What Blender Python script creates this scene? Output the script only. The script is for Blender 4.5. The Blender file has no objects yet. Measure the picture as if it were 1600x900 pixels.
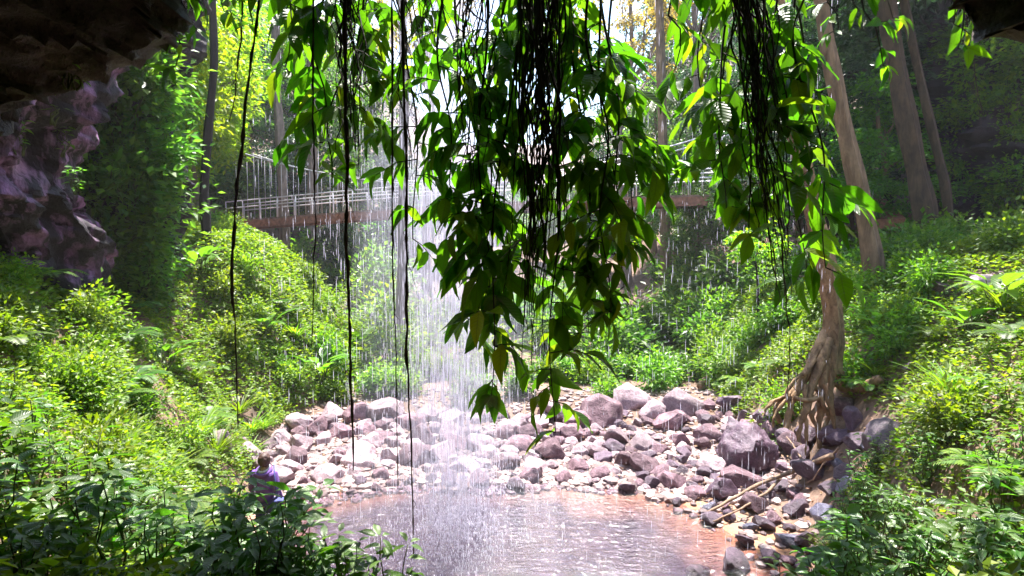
import bpy, bmesh, math, random
import numpy as np
from mathutils import Vector, Matrix, noise as mnoise

random.seed(7)
rng = np.random.default_rng(7)
C = bpy.context.scene.collection
R = math.radians
F = 953.0                      # focal length in photo pixels
CAM = Vector((0, 0, 4.6))
PITCH = R(3.0)

# ------------------------------------------------------------------ view helpers
def ray(px, py):
    u, v = (px - 800) / F, (450 - py) / F
    return Vector((u, math.cos(PITCH) + v * math.sin(PITCH), -math.sin(PITCH) + v * math.cos(PITCH)))
def at(px, py, Y):
    d = ray(px, py)
    return CAM + d * (Y / d.y)
def proj(p):
    d = Vector(p) - CAM
    f = d.y * math.cos(PITCH) - d.z * math.sin(PITCH)
    up = d.y * math.sin(PITCH) + d.z * math.cos(PITCH)
    if f < 0.05: return (-9999, -9999)
    return 800 + F * d.x / f, 450 - F * up / f
def in_view(p, m=60):
    x, y = proj(p)
    return -m < x < 1600 + m and -m < y < 900 + m

# ------------------------------------------------------------------ terrain
YL = [-8, 2, 4, 7, 9.2, 11.7, 14, 16, 20, 25, 35, 60, 200]
XL = [-.9, -1.0, -1.7, -3.0, -4.0, -4.9, -5.7, -5.7, -4.6, -5.6, -11.5, -14, -24]
YR = [-8, 2, 4, 7, 9, 11, 13, 16, 20, 25, 35, 60, 200]
XR = [1.2, 1.5, 2.5, 3.6, 4.4, 4.9, 5.2, 5.6, 6.0, 6.2, 7.5, 10, 24]
def sstep(a, b, x):
    t = np.clip((x - a) / (b - a), 0, 1); return t * t * (3 - 2 * t)
def hash2(i, j):
    n = np.sin(i * 127.1 + j * 311.7) * 43758.5453
    return n - np.floor(n)
def vnoise(x, y):
    xi, yi = np.floor(x), np.floor(y); xf, yf = x - xi, y - yi
    u, v = xf * xf * (3 - 2 * xf), yf * yf * (3 - 2 * yf)
    a, b, c, d = hash2(xi, yi), hash2(xi + 1, yi), hash2(xi, yi + 1), hash2(xi + 1, yi + 1)
    return (a * (1 - u) + b * u) * (1 - v) + (c * (1 - u) + d * u) * v
def shore(x, y):
    """> 0 on land, < 0 in the pool, about metres"""
    d1 = y - (12.3 - 0.04 * x * x) + 0.5 * (vnoise(x * 1.3 + 3, y * 0.2) - .5)
    d2 = x - (4.0 - 0.14 * np.maximum(0, y - 8.8) ** 2) + .3 * (vnoise(y * 1.7, x * .2 + 9) - .5)
    d3 = (np.interp(y, YL, XL) + .3) - x
    d4 = 5.6 - y
    return np.maximum(np.maximum(d1, d2), np.maximum(d3, d4))
def height(x, y):
    x = np.asarray(x, float); y = np.asarray(y, float)
    xl, xr = np.interp(y, YL, XL), np.interp(y, YR, XR)
    s = shore(x, y)
    fl = np.where(s < 0, np.maximum(s * np.where(x > 1.0, .16, .27), -.55), np.minimum(s * .05, .45))
    fl = fl + np.maximum(0, y - 30) * .22
    near = 2.7 * (1 - sstep(2.5, 7, y))
    dl, dr = np.maximum(0, xl - x), np.maximum(0, x - xr)
    hl = np.minimum(dl * dl * .9, 1.25 * dl - .2 * (dl > .4))
    hl = np.where(dl < .5, dl * dl * 1.2, .3 + 1.25 * (dl - .5))
    capl = 4.3 + 0.3 * (dl - 3.6)
    hl = np.where(dl > 3.7, capl, hl) + np.maximum(0, dl - 7) * .7
    k = np.interp(y, [5, 14, 18], [1.5, 1.45, 1.05]); capr = np.interp(y, [5, 14, 18], [4.0, 3.7, 3.2])
    hr = np.where(dr < .5, dr * dr * k, .25 * k + k * (dr - .5))
    hr = capr * (1 - np.exp(-(hr / capr) ** 1.3 * 1.25)) + .13 * dr + np.maximum(0, dr - 9) * .8
    fade = sstep(-1, 4.5, y)
    side = (hl + hr) * fade
    lump = (vnoise(x * .9, y * .9) - .5) * .55 + (vnoise(x * 2.3 + 5, y * 2.3) - .5) * .22
    lump = lump * np.clip(side / 1.2, 0, 1) + (vnoise(x * 2.1, y * 2.1) - .5) * .08
    return fl + np.sqrt(near ** 2 + side ** 2) + lump
def hz(x, y): return float(height(x, y))
def ground_at(px, py, y0=3.0, y1=70):
    d = ray(px, py); Y = y0
    while Y < y1:
        p = CAM + d * (Y / d.y)
        if p.z <= hz(p.x, p.y): return p
        Y += .05
    return CAM + d * (y1 / d.y)

# ------------------------------------------------------------------ materials
def new_mat(name):
    m = bpy.data.materials.new(name); m.use_nodes = True
    nt = m.node_tree; nt.nodes.clear()
    return m, nt, nt.nodes, nt.links
def nd(nt, t, **kw):
    n = nt.nodes.new(t)
    for k, v in kw.items():
        if k in n.inputs: n.inputs[k].default_value = v
        else: setattr(n, k, v)
    return n
def ramp(nt, fac, stops):
    r = nt.nodes.new('ShaderNodeValToRGB'); e = r.color_ramp.elements
    while len(e) < len(stops): e.new(.5)
    for i, (p, c) in enumerate(stops):
        e[i].position = p; e[i].color = (*c, 1)
    nt.links.new(fac, r.inputs[0]); return r.outputs[0]
def math_n(nt, op, a, b=None):
    n = nt.nodes.new('ShaderNodeMath'); n.operation = op
    for i, v in enumerate((a, b)):
        if v is None: continue
        if isinstance(v, (int, float)): n.inputs[i].default_value = v
        else: nt.links.new(v, n.inputs[i])
    return n.outputs[0]
def mixc(nt, fac, a, b, mode='MIX'):
    n = nt.nodes.new('ShaderNodeMix'); n.data_type = 'RGBA'; n.blend_type = mode
    for s, v in ((n.inputs[0], fac), (n.inputs[6], a), (n.inputs[7], b)):
        if isinstance(v, (int, float)): s.default_value = v
        elif isinstance(v, tuple): s.default_value = (*v, 1)
        else: nt.links.new(v, s)
    return n.outputs[2]
def noise_n(nt, vec, scale, detail=6, rough=.6, dist=0):
    n = nd(nt, 'ShaderNodeTexNoise', Scale=scale, Detail=detail, Roughness=rough, Distortion=dist)
    if vec is not None: nt.links.new(vec, n.inputs['Vector'])
    return n
def out(nt, sh):
    o = nt.nodes.new('ShaderNodeOutputMaterial'); nt.links.new(sh, o.inputs['Surface'])

def leaf_mat(name, cols, trans=.45, tcol=None, rough=.42, veins=False, spec=.5):
    """cols: reflect colours along the per-leaf random; transmitted light is yellower"""
    m, nt, N, L = new_mat(name)
    geo = N.new('ShaderNodeNewGeometry'); oi = N.new('ShaderNodeObjectInfo')
    fac = geo.outputs['Random Per Island']
    stops = [(i / max(1, len(cols) - 1), c) for i, c in enumerate(cols)]
    col = ramp(nt, fac, stops)
    hv = N.new('ShaderNodeHueSaturation')
    L.new(math_n(nt, 'ADD', math_n(nt, 'MULTIPLY', oi.outputs['Random'], .035), .4825), hv.inputs['Hue'])
    L.new(math_n(nt, 'ADD', math_n(nt, 'MULTIPLY', oi.outputs['Random'], .5), .75), hv.inputs['Value'])
    L.new(col, hv.inputs['Color']); col = hv.outputs[0]
    bsdf = N.new('ShaderNodeBsdfPrincipled'); bsdf.inputs['Roughness'].default_value = rough
    bsdf.inputs['Specular IOR Level'].default_value = spec
    tr = N.new('ShaderNodeBsdfTranslucent')
    tc = mixc(nt, 1.0, col, tcol or (3.2, 3.6, 1.2), 'MULTIPLY')
    if veins:
        uv = N.new('ShaderNodeUVMap'); sp = N.new('ShaderNodeSeparateXYZ'); L.new(uv.outputs[0], sp.inputs[0])
        ax = math_n(nt, 'ABSOLUTE', math_n(nt, 'SUBTRACT', sp.outputs[0], .5))
        mid = math_n(nt, 'LESS_THAN', ax, .03)
        w = math_n(nt, 'SINE', math_n(nt, 'MULTIPLY', math_n(nt, 'SUBTRACT', sp.outputs[1], math_n(nt, 'MULTIPLY', ax, .35)), 62))
        side = math_n(nt, 'GREATER_THAN', w, .86)
        v = math_n(nt, 'MAXIMUM', mid, math_n(nt, 'MULTIPLY', side, .45))
        col = mixc(nt, math_n(nt, 'MULTIPLY', v, .5), col, (.16, .22, .06))
        tc = mixc(nt, math_n(nt, 'MULTIPLY', v, .55), tc, (.05, .09, .01))
        bp = N.new('ShaderNodeBump'); bp.inputs['Strength'].default_value = .35; bp.inputs['Distance'].default_value = .004
        L.new(w, bp.inputs['Height']); L.new(bp.outputs[0], bsdf.inputs['Normal'])
    L.new(col, bsdf.inputs['Base Color']); L.new(tc, tr.inputs[0])
    mx = N.new('ShaderNodeMixShader'); mx.inputs[0].default_value = trans
    L.new(bsdf.outputs[0], mx.inputs[1]); L.new(tr.outputs[0], mx.inputs[2])
    out(nt, mx.outputs[0]); return m

def rock_mat(name, cols, scale=2.5, rough=.75, bump=.6, spec=.3, moss=0.0, streak=False, objvar=.35):
    m, nt, N, L = new_mat(name)
    tc = N.new('ShaderNodeTexCoord'); oi = N.new('ShaderNodeObjectInfo')
    add = N.new('ShaderNodeVectorMath'); add.operation = 'ADD'; L.new(tc.outputs['Object'], add.inputs[0])
    sc = N.new('ShaderNodeVectorMath'); sc.operation = 'SCALE'; sc.inputs[0].default_value = (37, 19, 53)
    L.new(oi.outputs['Random'], sc.inputs['Scale']); L.new(sc.outputs[0], add.inputs[1])
    vec = add.outputs[0]
    n1 = noise_n(nt, vec, scale, 8, .65, .3); n2 = noise_n(nt, vec, scale * 6, 6, .7)
    base = ramp(nt, n1.outputs[0], [(.3, cols[0]), (.52, cols[1]), (.72, cols[2])])
    base = mixc(nt, .55, base, ramp(nt, n2.outputs[0], [(.35, (.35, .33, .36)), (.65, (1.25, 1.2, 1.22))]), 'MULTIPLY')
    if streak:
        mp = N.new('ShaderNodeMapping'); mp.inputs['Scale'].default_value = (1.4, 1.4, .22); L.new(vec, mp.inputs[0])
        n4 = noise_n(nt, mp.outputs[0], 2.2, 5, .6)
        base = mixc(nt, ramp(nt, n4.outputs[0], [(.38, (0, 0, 0)), (.52, (1, 1, 1))]), base, (.028, .022, .028))
    if moss > 0:
        geo = N.new('ShaderNodeNewGeometry'); sp = N.new('ShaderNodeSeparateXYZ'); L.new(geo.outputs['Normal'], sp.inputs[0])
        n3 = noise_n(nt, vec, scale * 1.7, 5, .6)
        mk = math_n(nt, 'MULTIPLY', math_n(nt, 'MULTIPLY', math_n(nt, 'MAXIMUM', sp.outputs[2], 0), n3.outputs[0]), moss * 2)
        mk2 = ramp(nt, mk, [(.45, (0, 0, 0)), (.65, (1, 1, 1))])
        base = mixc(nt, mk2, base, (.07, .1, .025))
    g2 = N.new('ShaderNodeNewGeometry'); sz_ = N.new('ShaderNodeSeparateXYZ'); L.new(g2.outputs['Position'], sz_.inputs[0])
    wet = ramp(nt, math_n(nt, 'ADD', sz_.outputs[2], math_n(nt, 'MULTIPLY', n1.outputs[0], .16)), [(.12, (1, 1, 1)), (.2, (0, 0, 0))])   # stones standing in the pool are wet up to a line
    base = mixc(nt, wet, base, mixc(nt, 1.0, base, (.36, .33, .36), 'MULTIPLY'))
    hv = N.new('ShaderNodeHueSaturation')
    L.new(math_n(nt, 'ADD', math_n(nt, 'MULTIPLY', oi.outputs['Random'], objvar * 2), 1 - objvar), hv.inputs['Value'])
    L.new(base, hv.inputs['Color'])
    b = N.new('ShaderNodeBsdfPrincipled'); b.inputs['Specular IOR Level'].default_value = spec
    L.new(hv.outputs[0], b.inputs['Base Color'])
    L.new(math_n(nt, 'ADD', math_n(nt, 'MULTIPLY', n2.outputs[0], .3), rough - .15), b.inputs['Roughness'])
    bp = N.new('ShaderNodeBump'); bp.inputs['Strength'].default_value = bump; bp.inputs['Distance'].default_value = .06 if bump < .9 else .2
    hsum = math_n(nt, 'ADD', n1.outputs[0], math_n(nt, 'MULTIPLY', n2.outputs[0], .5))
    L.new(hsum, bp.inputs['Height']); L.new(bp.outputs[0], b.inputs['Normal'])
    out(nt, b.outputs[0]); return m

def bark_mat(name, c0, c1, scale=6, zs=.25, rough=.85, bump=.7):
    m, nt, N, L = new_mat(name)
    tc = N.new('ShaderNodeTexCoord'); mp = N.new('ShaderNodeMapping'); mp.inputs['Scale'].default_value = (1, 1, zs)
    L.new(tc.outputs['Object'], mp.inputs[0])
    n1 = noise_n(nt, mp.outputs[0], scale, 7, .65, .5); n2 = noise_n(nt, tc.outputs['Object'], scale * .35, 4, .6)
    col = ramp(nt, n1.outputs[0], [(.32, c0), (.62, c1)])
    col = mixc(nt, .6, col, ramp(nt, n2.outputs[0], [(.35, (.5, .52, .45)), (.65, (1.2, 1.15, 1.1))]), 'MULTIPLY')
    b = N.new('ShaderNodeBsdfPrincipled'); b.inputs['Roughness'].default_value = rough
    L.new(col, b.inputs['Base Color'])
    bp = N.new('ShaderNodeBump'); bp.inputs['Strength'].default_value = bump; bp.inputs['Distance'].default_value = .04
    L.new(n1.outputs[0], bp.inputs['Height']); L.new(bp.outputs[0], b.inputs['Normal'])
    out(nt, b.outputs[0]); return m

def plain_mat(name, c, rough=.7, var=.25, scale=20, metallic=0, spec=.4):
    m, nt, N, L = new_mat(name)
    tc = N.new('ShaderNodeTexCoord'); n1 = noise_n(nt, tc.outputs['Object'], scale, 5, .6)
    lo = tuple(x * (1 - var) for x in c); hi = tuple(min(1, x * (1 + var)) for x in c)
    col = ramp(nt, n1.outputs[0], [(.3, lo), (.7, hi)])
    b = N.new('ShaderNodeBsdfPrincipled'); b.inputs['Roughness'].default_value = rough
    b.inputs['Metallic'].default_value = metallic; b.inputs['Specular IOR Level'].default_value = spec
    L.new(col, b.inputs['Base Color'])
    bp = N.new('ShaderNodeBump'); bp.inputs['Strength'].default_value = .25; bp.inputs['Distance'].default_value = .01
    L.new(n1.outputs[0], bp.inputs['Height']); L.new(bp.outputs[0], b.inputs['Normal'])
    out(nt, b.outputs[0]); return m

M = {}
M['hang_leaf'] = leaf_mat('hanging_leaf', [(.014, .045, .008), (.026, .08, .01), (.04, .105, .012), (.05, .12, .012), (.09, .13, .015)], .57, (3.5, 3.5, .5), .38, True)
M['front_leaf'] = leaf_mat('shrub_leaf', [(.03, .085, .014), (.05, .125, .018), (.085, .17, .022)], .4, (2.6, 3.0, .7), .35, True, .6)
M['cover_leaf'] = leaf_mat('ground_cover_leaf', [(.055, .12, .012), (.11, .2, .016), (.19, .25, .022)], .42, (2.6, 2.6, .7), .5)
M['shrub_leaf'] = leaf_mat('bank_shrub_leaf', [(.045, .11, .014), (.09, .18, .018), (.16, .24, .024)], .42, (2.6, 2.7, .8), .45)
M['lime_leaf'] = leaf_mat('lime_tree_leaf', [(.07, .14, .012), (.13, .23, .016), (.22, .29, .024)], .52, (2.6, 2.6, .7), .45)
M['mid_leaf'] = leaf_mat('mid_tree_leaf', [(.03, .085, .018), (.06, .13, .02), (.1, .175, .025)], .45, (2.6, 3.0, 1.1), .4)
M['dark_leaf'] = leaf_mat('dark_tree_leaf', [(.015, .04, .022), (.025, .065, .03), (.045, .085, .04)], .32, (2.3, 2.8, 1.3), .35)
M['yellow_leaf'] = leaf_mat('dry_tree_leaf', [(.16, .14, .03), (.24, .2, .05), (.2, .15, .07)], .5, (2.0, 1.8, .8), .5)
M['broad_leaf'] = leaf_mat('broad_leaf', [(.06, .14, .02), (.09, .19, .025), (.13, .23, .03)], .45, (2.4, 2.6, .7), .35, True)
M['stem'] = bark_mat('green_stem', (.05, .07, .02), (.1, .12, .04), 20)
M['vine'] = bark_mat('dark_vine', (.012, .009, .008), (.04, .03, .022), 25)
M['vine_brown'] = bark_mat('brown_vine', (.022, .013, .011), (.09, .055, .042), 40)
M['bark_pale'] = bark_mat('pale_fig_bark', (.10, .055, .03), (.40, .255, .14), 8, .5, bump=1.2)
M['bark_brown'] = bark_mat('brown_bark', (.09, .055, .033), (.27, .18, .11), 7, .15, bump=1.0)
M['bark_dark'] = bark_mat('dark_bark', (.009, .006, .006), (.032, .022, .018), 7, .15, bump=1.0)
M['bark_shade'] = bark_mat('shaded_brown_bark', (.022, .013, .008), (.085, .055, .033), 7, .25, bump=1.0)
M['bark_grey'] = bark_mat('grey_bark', (.12, .09, .08), (.26, .2, .18), 7, .15)
M['wood_branch'] = bark_mat('bare_branch', (.14, .085, .06), (.3, .2, .14), 12, .5)
M['rock_pale'] = rock_mat('pale_boulder', [(.2, .148, .165), (.37, .28, .312), (.5, .42, .43)], 2.2, .8, .8, .25, 0)
M['rock_pink'] = rock_mat('pink_grey_boulder', [(.095, .06, .07), (.2, .122, .15), (.36, .255, .28)], 2.4, .75, .85, .3, .25)
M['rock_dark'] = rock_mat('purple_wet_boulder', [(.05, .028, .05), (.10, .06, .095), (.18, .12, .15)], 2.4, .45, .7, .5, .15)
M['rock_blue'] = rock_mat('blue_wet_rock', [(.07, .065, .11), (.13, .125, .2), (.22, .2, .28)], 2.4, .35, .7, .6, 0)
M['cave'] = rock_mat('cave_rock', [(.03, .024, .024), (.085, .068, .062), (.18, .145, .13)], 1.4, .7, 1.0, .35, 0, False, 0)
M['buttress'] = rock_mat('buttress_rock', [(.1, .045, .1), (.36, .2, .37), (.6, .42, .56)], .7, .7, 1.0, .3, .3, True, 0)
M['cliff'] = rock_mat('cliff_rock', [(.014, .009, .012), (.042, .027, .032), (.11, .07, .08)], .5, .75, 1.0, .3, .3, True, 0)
M['pebble'] = rock_mat('pebble', [(.2, .145, .135), (.33, .255, .235), (.46, .38, .35)], 1.6, .75, .3, .3, 0, False, 0)
M['rust'] = plain_mat('rusty_timber', (.27, .115, .075), .8, .45, 6)
M['timber'] = plain_mat('grey_timber', (.22, .14, .1), .8, .35, 8)
M['steel'] = plain_mat('galvanised_steel', (.62, .6, .66), .45, .15, 30, .25)
M['purple'] = plain_mat('purple_fleece', (.15, .075, .3), .95, .2, 60)
M['hood'] = plain_mat('pale_hood_lining', (.5, .48, .52), .95, .1, 60)
M['denim'] = plain_mat('dark_denim', (.035, .045, .12), .9, .3, 80)
M['skin'] = plain_mat('skin', (.45, .26, .19), .55, .06, 30)
M['hair'] = plain_mat('brown_hair', (.07, .035, .03), .5, .4, 90)
M['bag'] = plain_mat('navy_bag', (.05, .06, .2), .7, .2, 40)
M['red'] = plain_mat('red_trim', (.4, .04, .06), .6, .1, 40)
M['pinkshirt'] = plain_mat('pale_pink_shirt', (.6, .45, .52), .9, .1, 40)

# ground: pink brown soil, gravel in the creek bed, leaf litter on the banks
def ground_mat():
    m, nt, N, L = new_mat('ground_soil')
    tc = N.new('ShaderNodeTexCoord'); v = tc.outputs['Object']
    n1 = noise_n(nt, v, .7, 8, .65); n2 = noise_n(nt, v, 9, 6, .7)
    col = ramp(nt, n1.outputs[0], [(.35, (.06, .04, .028)), (.52, (.17, .105, .075)), (.7, (.28, .18, .14))])
    col = mixc(nt, .6, col, ramp(nt, n2.outputs[0], [(.3, (.4, .38, .38)), (.7, (1.3, 1.22, 1.18))]), 'MULTIPLY')
    sp = N.new('ShaderNodeSeparateXYZ'); L.new(v, sp.inputs[0])
    # wet orange sand under water
    uw = ramp(nt, math_n(nt, 'ADD', math_n(nt, 'MULTIPLY', sp.outputs[2], 2.0), .5), [(.1, (.06, .042, .062)), (.46, (.36, .16, .06)), (.58, (.33, .2, .14))])
    isw = ramp(nt, sp.outputs[2], [(.03, (1, 1, 1)), (.09, (0, 0, 0))])
    uw = mixc(nt, .5, uw, ramp(nt, n2.outputs[0], [(.3, (.5, .48, .48)), (.7, (1.3, 1.25, 1.2))]), 'MULTIPLY')
    col = mixc(nt, isw, col, uw)
    b = N.new('ShaderNodeBsdfPrincipled'); b.inputs['Roughness'].default_value = .85
    L.new(col, b.inputs['Base Color'])
    bp = N.new('ShaderNodeBump'); bp.inputs['Strength'].default_value = .8; bp.inputs['Distance'].default_value = .05
    L.new(n2.outputs[0], bp.inputs['Height']); L.new(bp.outputs[0], b.inputs['Normal'])
    out(nt, b.outputs[0]); return m
M['ground'] = ground_mat()

def water_mat():
    m, nt, N, L = new_mat('pool_water')
    tc = N.new('ShaderNodeTexCoord'); v = tc.outputs['Object']
    mp = N.new('ShaderNodeMapping'); mp.inputs['Scale'].default_value = (.7, 1.6, 1); mp.inputs['Rotation'].default_value = (0, 0, R(12)); L.new(v, mp.inputs[0])
    n1 = noise_n(nt, mp.outputs[0], 5.5, 4, .55, .6); n2 = noise_n(nt, v, 16, 3, .5)
    # rings spreading from where the drops land
    vo = N.new('ShaderNodeTexVoronoi'); vo.inputs['Scale'].default_value = 2.6; L.new(v, vo.inputs['Vector'])
    ring = math_n(nt, 'MULTIPLY', math_n(nt, 'SINE', math_n(nt, 'MULTIPLY', vo.outputs['Distance'], 52)), math_n(nt, 'MAXIMUM', math_n(nt, 'SUBTRACT', .5, vo.outputs['Distance']), 0))
    h = math_n(nt, 'ADD', math_n(nt, 'ADD', n1.outputs[0], math_n(nt, 'MULTIPLY', n2.outputs[0], .2)), math_n(nt, 'MULTIPLY', ring, .22))
    bp = N.new('ShaderNodeBump'); bp.inputs['Strength'].default_value = .85; bp.inputs['Distance'].default_value = .07
    L.new(h, bp.inputs['Height'])
    fr = N.new('ShaderNodeFresnel'); fr.inputs[0].default_value = 1.33; L.new(bp.outputs[0], fr.inputs['Normal'])
    gl = N.new('ShaderNodeBsdfGlossy'); gl.inputs['Roughness'].default_value = .07; L.new(bp.outputs[0], gl.inputs['Normal'])
    tr = N.new('ShaderNodeBsdfTransparent'); tr.inputs[0].default_value = (.82, .73, .85, 1)
    mx = N.new('ShaderNodeMixShader'); L.new(math_n(nt, 'MINIMUM', math_n(nt, 'ADD', math_n(nt, 'MULTIPLY', fr.outputs[0], 1.35), .03), 1), mx.inputs[0])
    L.new(tr.outputs[0], mx.inputs[1]); L.new(gl.outputs[0], mx.inputs[2])
    out(nt, mx.outputs[0]); return m
M['water'] = water_mat()

def drop_mat():
    m, nt, N, L = new_mat('falling_water')
    d = N.new('ShaderNodeBsdfDiffuse'); d.inputs[0].default_value = (.8, .77, .94, 1)
    t = N.new('ShaderNodeBsdfTranslucent'); t.inputs[0].default_value = (.85, .82, .97, 1)
    g = N.new('ShaderNodeBsdfGlossy'); g.inputs['Roughness'].default_value = .15
    tp = N.new('ShaderNodeBsdfTransparent')
    a = N.new('ShaderNodeMixShader'); a.inputs[0].default_value = .6; L.new(d.outputs[0], a.inputs[1]); L.new(t.outputs[0], a.inputs[2])
    b = N.new('ShaderNodeMixShader'); b.inputs[0].default_value = .15; L.new(a.outputs[0], b.inputs[1]); L.new(g.outputs[0], b.inputs[2])
    c = N.new('ShaderNodeMixShader'); c.inputs[0].default_value = .6; L.new(tp.outputs[0], c.inputs[1]); L.new(b.outputs[0], c.inputs[2])
    out(nt, c.outputs[0]); return m
M['drop'] = drop_mat()

# ------------------------------------------------------------------ mesh helpers
def mesh_np(name, V, Fq, mat, smooth=False, uv=None, sharp=None):
    """V (n,3); Fq: list of (array of faces, all of one length)"""
    me = bpy.data.meshes.new(name)
    V = np.asarray(V, np.float32)
    if not isinstance(Fq, list): Fq = [Fq]
    Fq = [np.asarray(f, np.int32) for f in Fq if len(f)]
    loops = np.concatenate([f.ravel() for f in Fq])
    lens = np.concatenate([np.full(len(f), f.shape[1], np.int32) for f in Fq])
    starts = np.concatenate([[0], np.cumsum(lens)[:-1]]).astype(np.int32)
    me.vertices.add(len(V)); me.vertices.foreach_set('co', V.ravel())
    me.loops.add(len(loops)); me.loops.foreach_set('vertex_index', loops)
    me.polygons.add(len(lens)); me.polygons.foreach_set('loop_start', starts)
    me.polygons.foreach_set('loop_total', lens)
    if uv is not None:
        l = me.uv_layers.new(name='UVMap'); l.data.foreach_set('uv', np.asarray(uv, np.float32)[loops].ravel())
    me.update(calc_edges=True); me.validate()
    me.polygons.foreach_set('use_smooth', np.full(len(me.polygons), smooth))
    if smooth and sharp: me.set_sharp_from_angle(angle=R(sharp))
    me.materials.append(mat)
    return me
class MB:
    """collects pieces of one part"""
    def __init__(s): s.V = []; s.Q = []; s.T = []; s.n = 0
    def add(s, V, faces):
        V = np.asarray(V, float); faces = [np.asarray(f) for f in faces]
        s.V.append(V)
        for f in faces:
            if len(f) == 0: continue
            (s.Q if f.shape[1] == 4 else s.T).append(f + s.n)
        s.n += len(V)
    def tube(s, path, rad, sides=6, squash=None):
        P = np.asarray([tuple(p) for p in path], float); n = len(P)
        rad = np.full(n, rad) if np.isscalar(rad) else np.asarray(rad, float)
        T = np.gradient(P, axis=0); T /= np.linalg.norm(T, axis=1)[:, None] + 1e-9
        ref = np.array([0, 0, 1.]) if abs(T[0][2]) < .9 else np.array([0, 1., 0])
        A = np.cross(T[0], ref); A /= np.linalg.norm(A)
        rings = []
        ang = np.linspace(0, 2 * math.pi, sides, endpoint=False)
        for i in range(n):
            A = A - T[i] * np.dot(A, T[i]); A /= np.linalg.norm(A) + 1e-9
            B = np.cross(T[i], A)
            rr = rad[i] * (squash if squash is not None else np.ones(sides))
            rings.append(P[i] + (np.cos(ang) * rr)[:, None] * A + (np.sin(ang) * rr)[:, None] * B)
        V = np.concatenate(rings + [P[:1], P[-1:]])
        q = []
        for i in range(n - 1):
            for j in range(sides):
                k = (j + 1) % sides
                q.append((i * sides + j, i * sides + k, (i + 1) * sides + k, (i + 1) * sides + j))
        t = []
        for j in range(sides):
            k = (j + 1) % sides
            t.append((n * sides, k, j)); t.append((n * sides + 1, (n - 1) * sides + j, (n - 1) * sides + k))
        s.add(V, [q, t])
    def box(s, c, d, rot=None):
        V = np.array([(x, y, z) for x in (-.5, .5) for y in (-.5, .5) for z in (-.5, .5)]) * np.asarray(d)
        if rot is not None: V = V @ np.array(rot.to_3x3()).T
        V = V + np.asarray(tuple(c))
        s.add(V, [[(0, 1, 3, 2), (4, 6, 7, 5), (0, 4, 5, 1), (2, 3, 7, 6), (0, 2, 6, 4), (1, 5, 7, 3)]])
    def bar(s, a, b, w, h):
        a, b = Vector(a), Vector(b); d = b - a
        rot = d.to_track_quat('Y', 'Z').to_matrix()
        s.box((a + b) / 2, (w, d.length, h), rot)
    def mesh(s, name, mat, smooth=False, sharp=None):
        F_ = []
        if s.Q: F_.append(np.concatenate(s.Q))
        if s.T: F_.append(np.concatenate(s.T))
        return mesh_np(name, np.concatenate(s.V), F_, mat, smooth, None, sharp)

def nrm(a): return a / (np.linalg.norm(a, axis=-1, keepdims=True) + 1e-9)
def kite_leaves(P, D, Nn, Ln, Wd, fold=.18):
    """small leaves: one folded quad each"""
    D = nrm(D); S = nrm(np.cross(D, Nn)); Nn = np.cross(S, D); n = len(P)
    Ln = np.asarray(Ln)[:, None]; Wd = np.asarray(Wd)[:, None]
    mid = P + D * Ln * .42 + Nn * Wd * fold
    V = np.stack([P, mid + S * Wd * .5, P + D * Ln, mid - S * Wd * .5], 1).reshape(-1, 3)
    f = np.arange(n * 4).reshape(n, 4)
    return V, f
TT = np.array([0, .12, .32, .58, .82, 1.0]); WW = np.array([.05, .55, .97, .9, .42, .015])
def full_leaves(P, D, Nn, Ln, Wd, droop=.25, fold=.16, wave=.05):
    """large leaves: curved blade with folded midrib; returns V, quads, uv"""
    D = nrm(D); S = nrm(np.cross(D, Nn)); Nn = np.cross(S, D); n = len(P); k = len(TT)
    droop = np.broadcast_to(np.asarray(droop, float), (n,))
    Ln = np.asarray(Ln, float); Wd = np.asarray(Wd, float)
    t = TT[None, :, None]
    base = P[:, None, :] + D[:, None, :] * (Ln[:, None, None] * t)
    base = base - Nn[:, None, :] * (droop * Ln)[:, None, None] * t ** 2
    w = (WW[None, :] * Wd[:, None] * .5)[:, :, None]
    ph = rng.uniform(0, 6, (n, 1, 1)); wv = np.sin(t * 9 + ph) * wave * Wd[:, None, None]
    l = base + S[:, None, :] * w + Nn[:, None, :] * (w * fold * 2 + wv)
    r = base - S[:, None, :] * w + Nn[:, None, :] * (w * fold * 2 - wv)
    V = np.stack([l, base, r], 2).reshape(-1, 3)          # n,k,3
    idx = np.arange(n)[:, None] * k * 3
    q = []
    for i in range(k - 1):
        a = i * 3
        q.append(np.stack([idx[:, 0] + a, idx[:, 0] + a + 1, idx[:, 0] + a + 4, idx[:, 0] + a + 3], 1))
        q.append(np.stack([idx[:, 0] + a + 1, idx[:, 0] + a + 2, idx[:, 0] + a + 5, idx[:, 0] + a + 4], 1))
    uv1 = np.stack([np.tile([0, .5, 1.0], k), np.repeat(TT, 3)], 1)
    return V, np.concatenate(q), np.tile(uv1, (n, 1))

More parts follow.
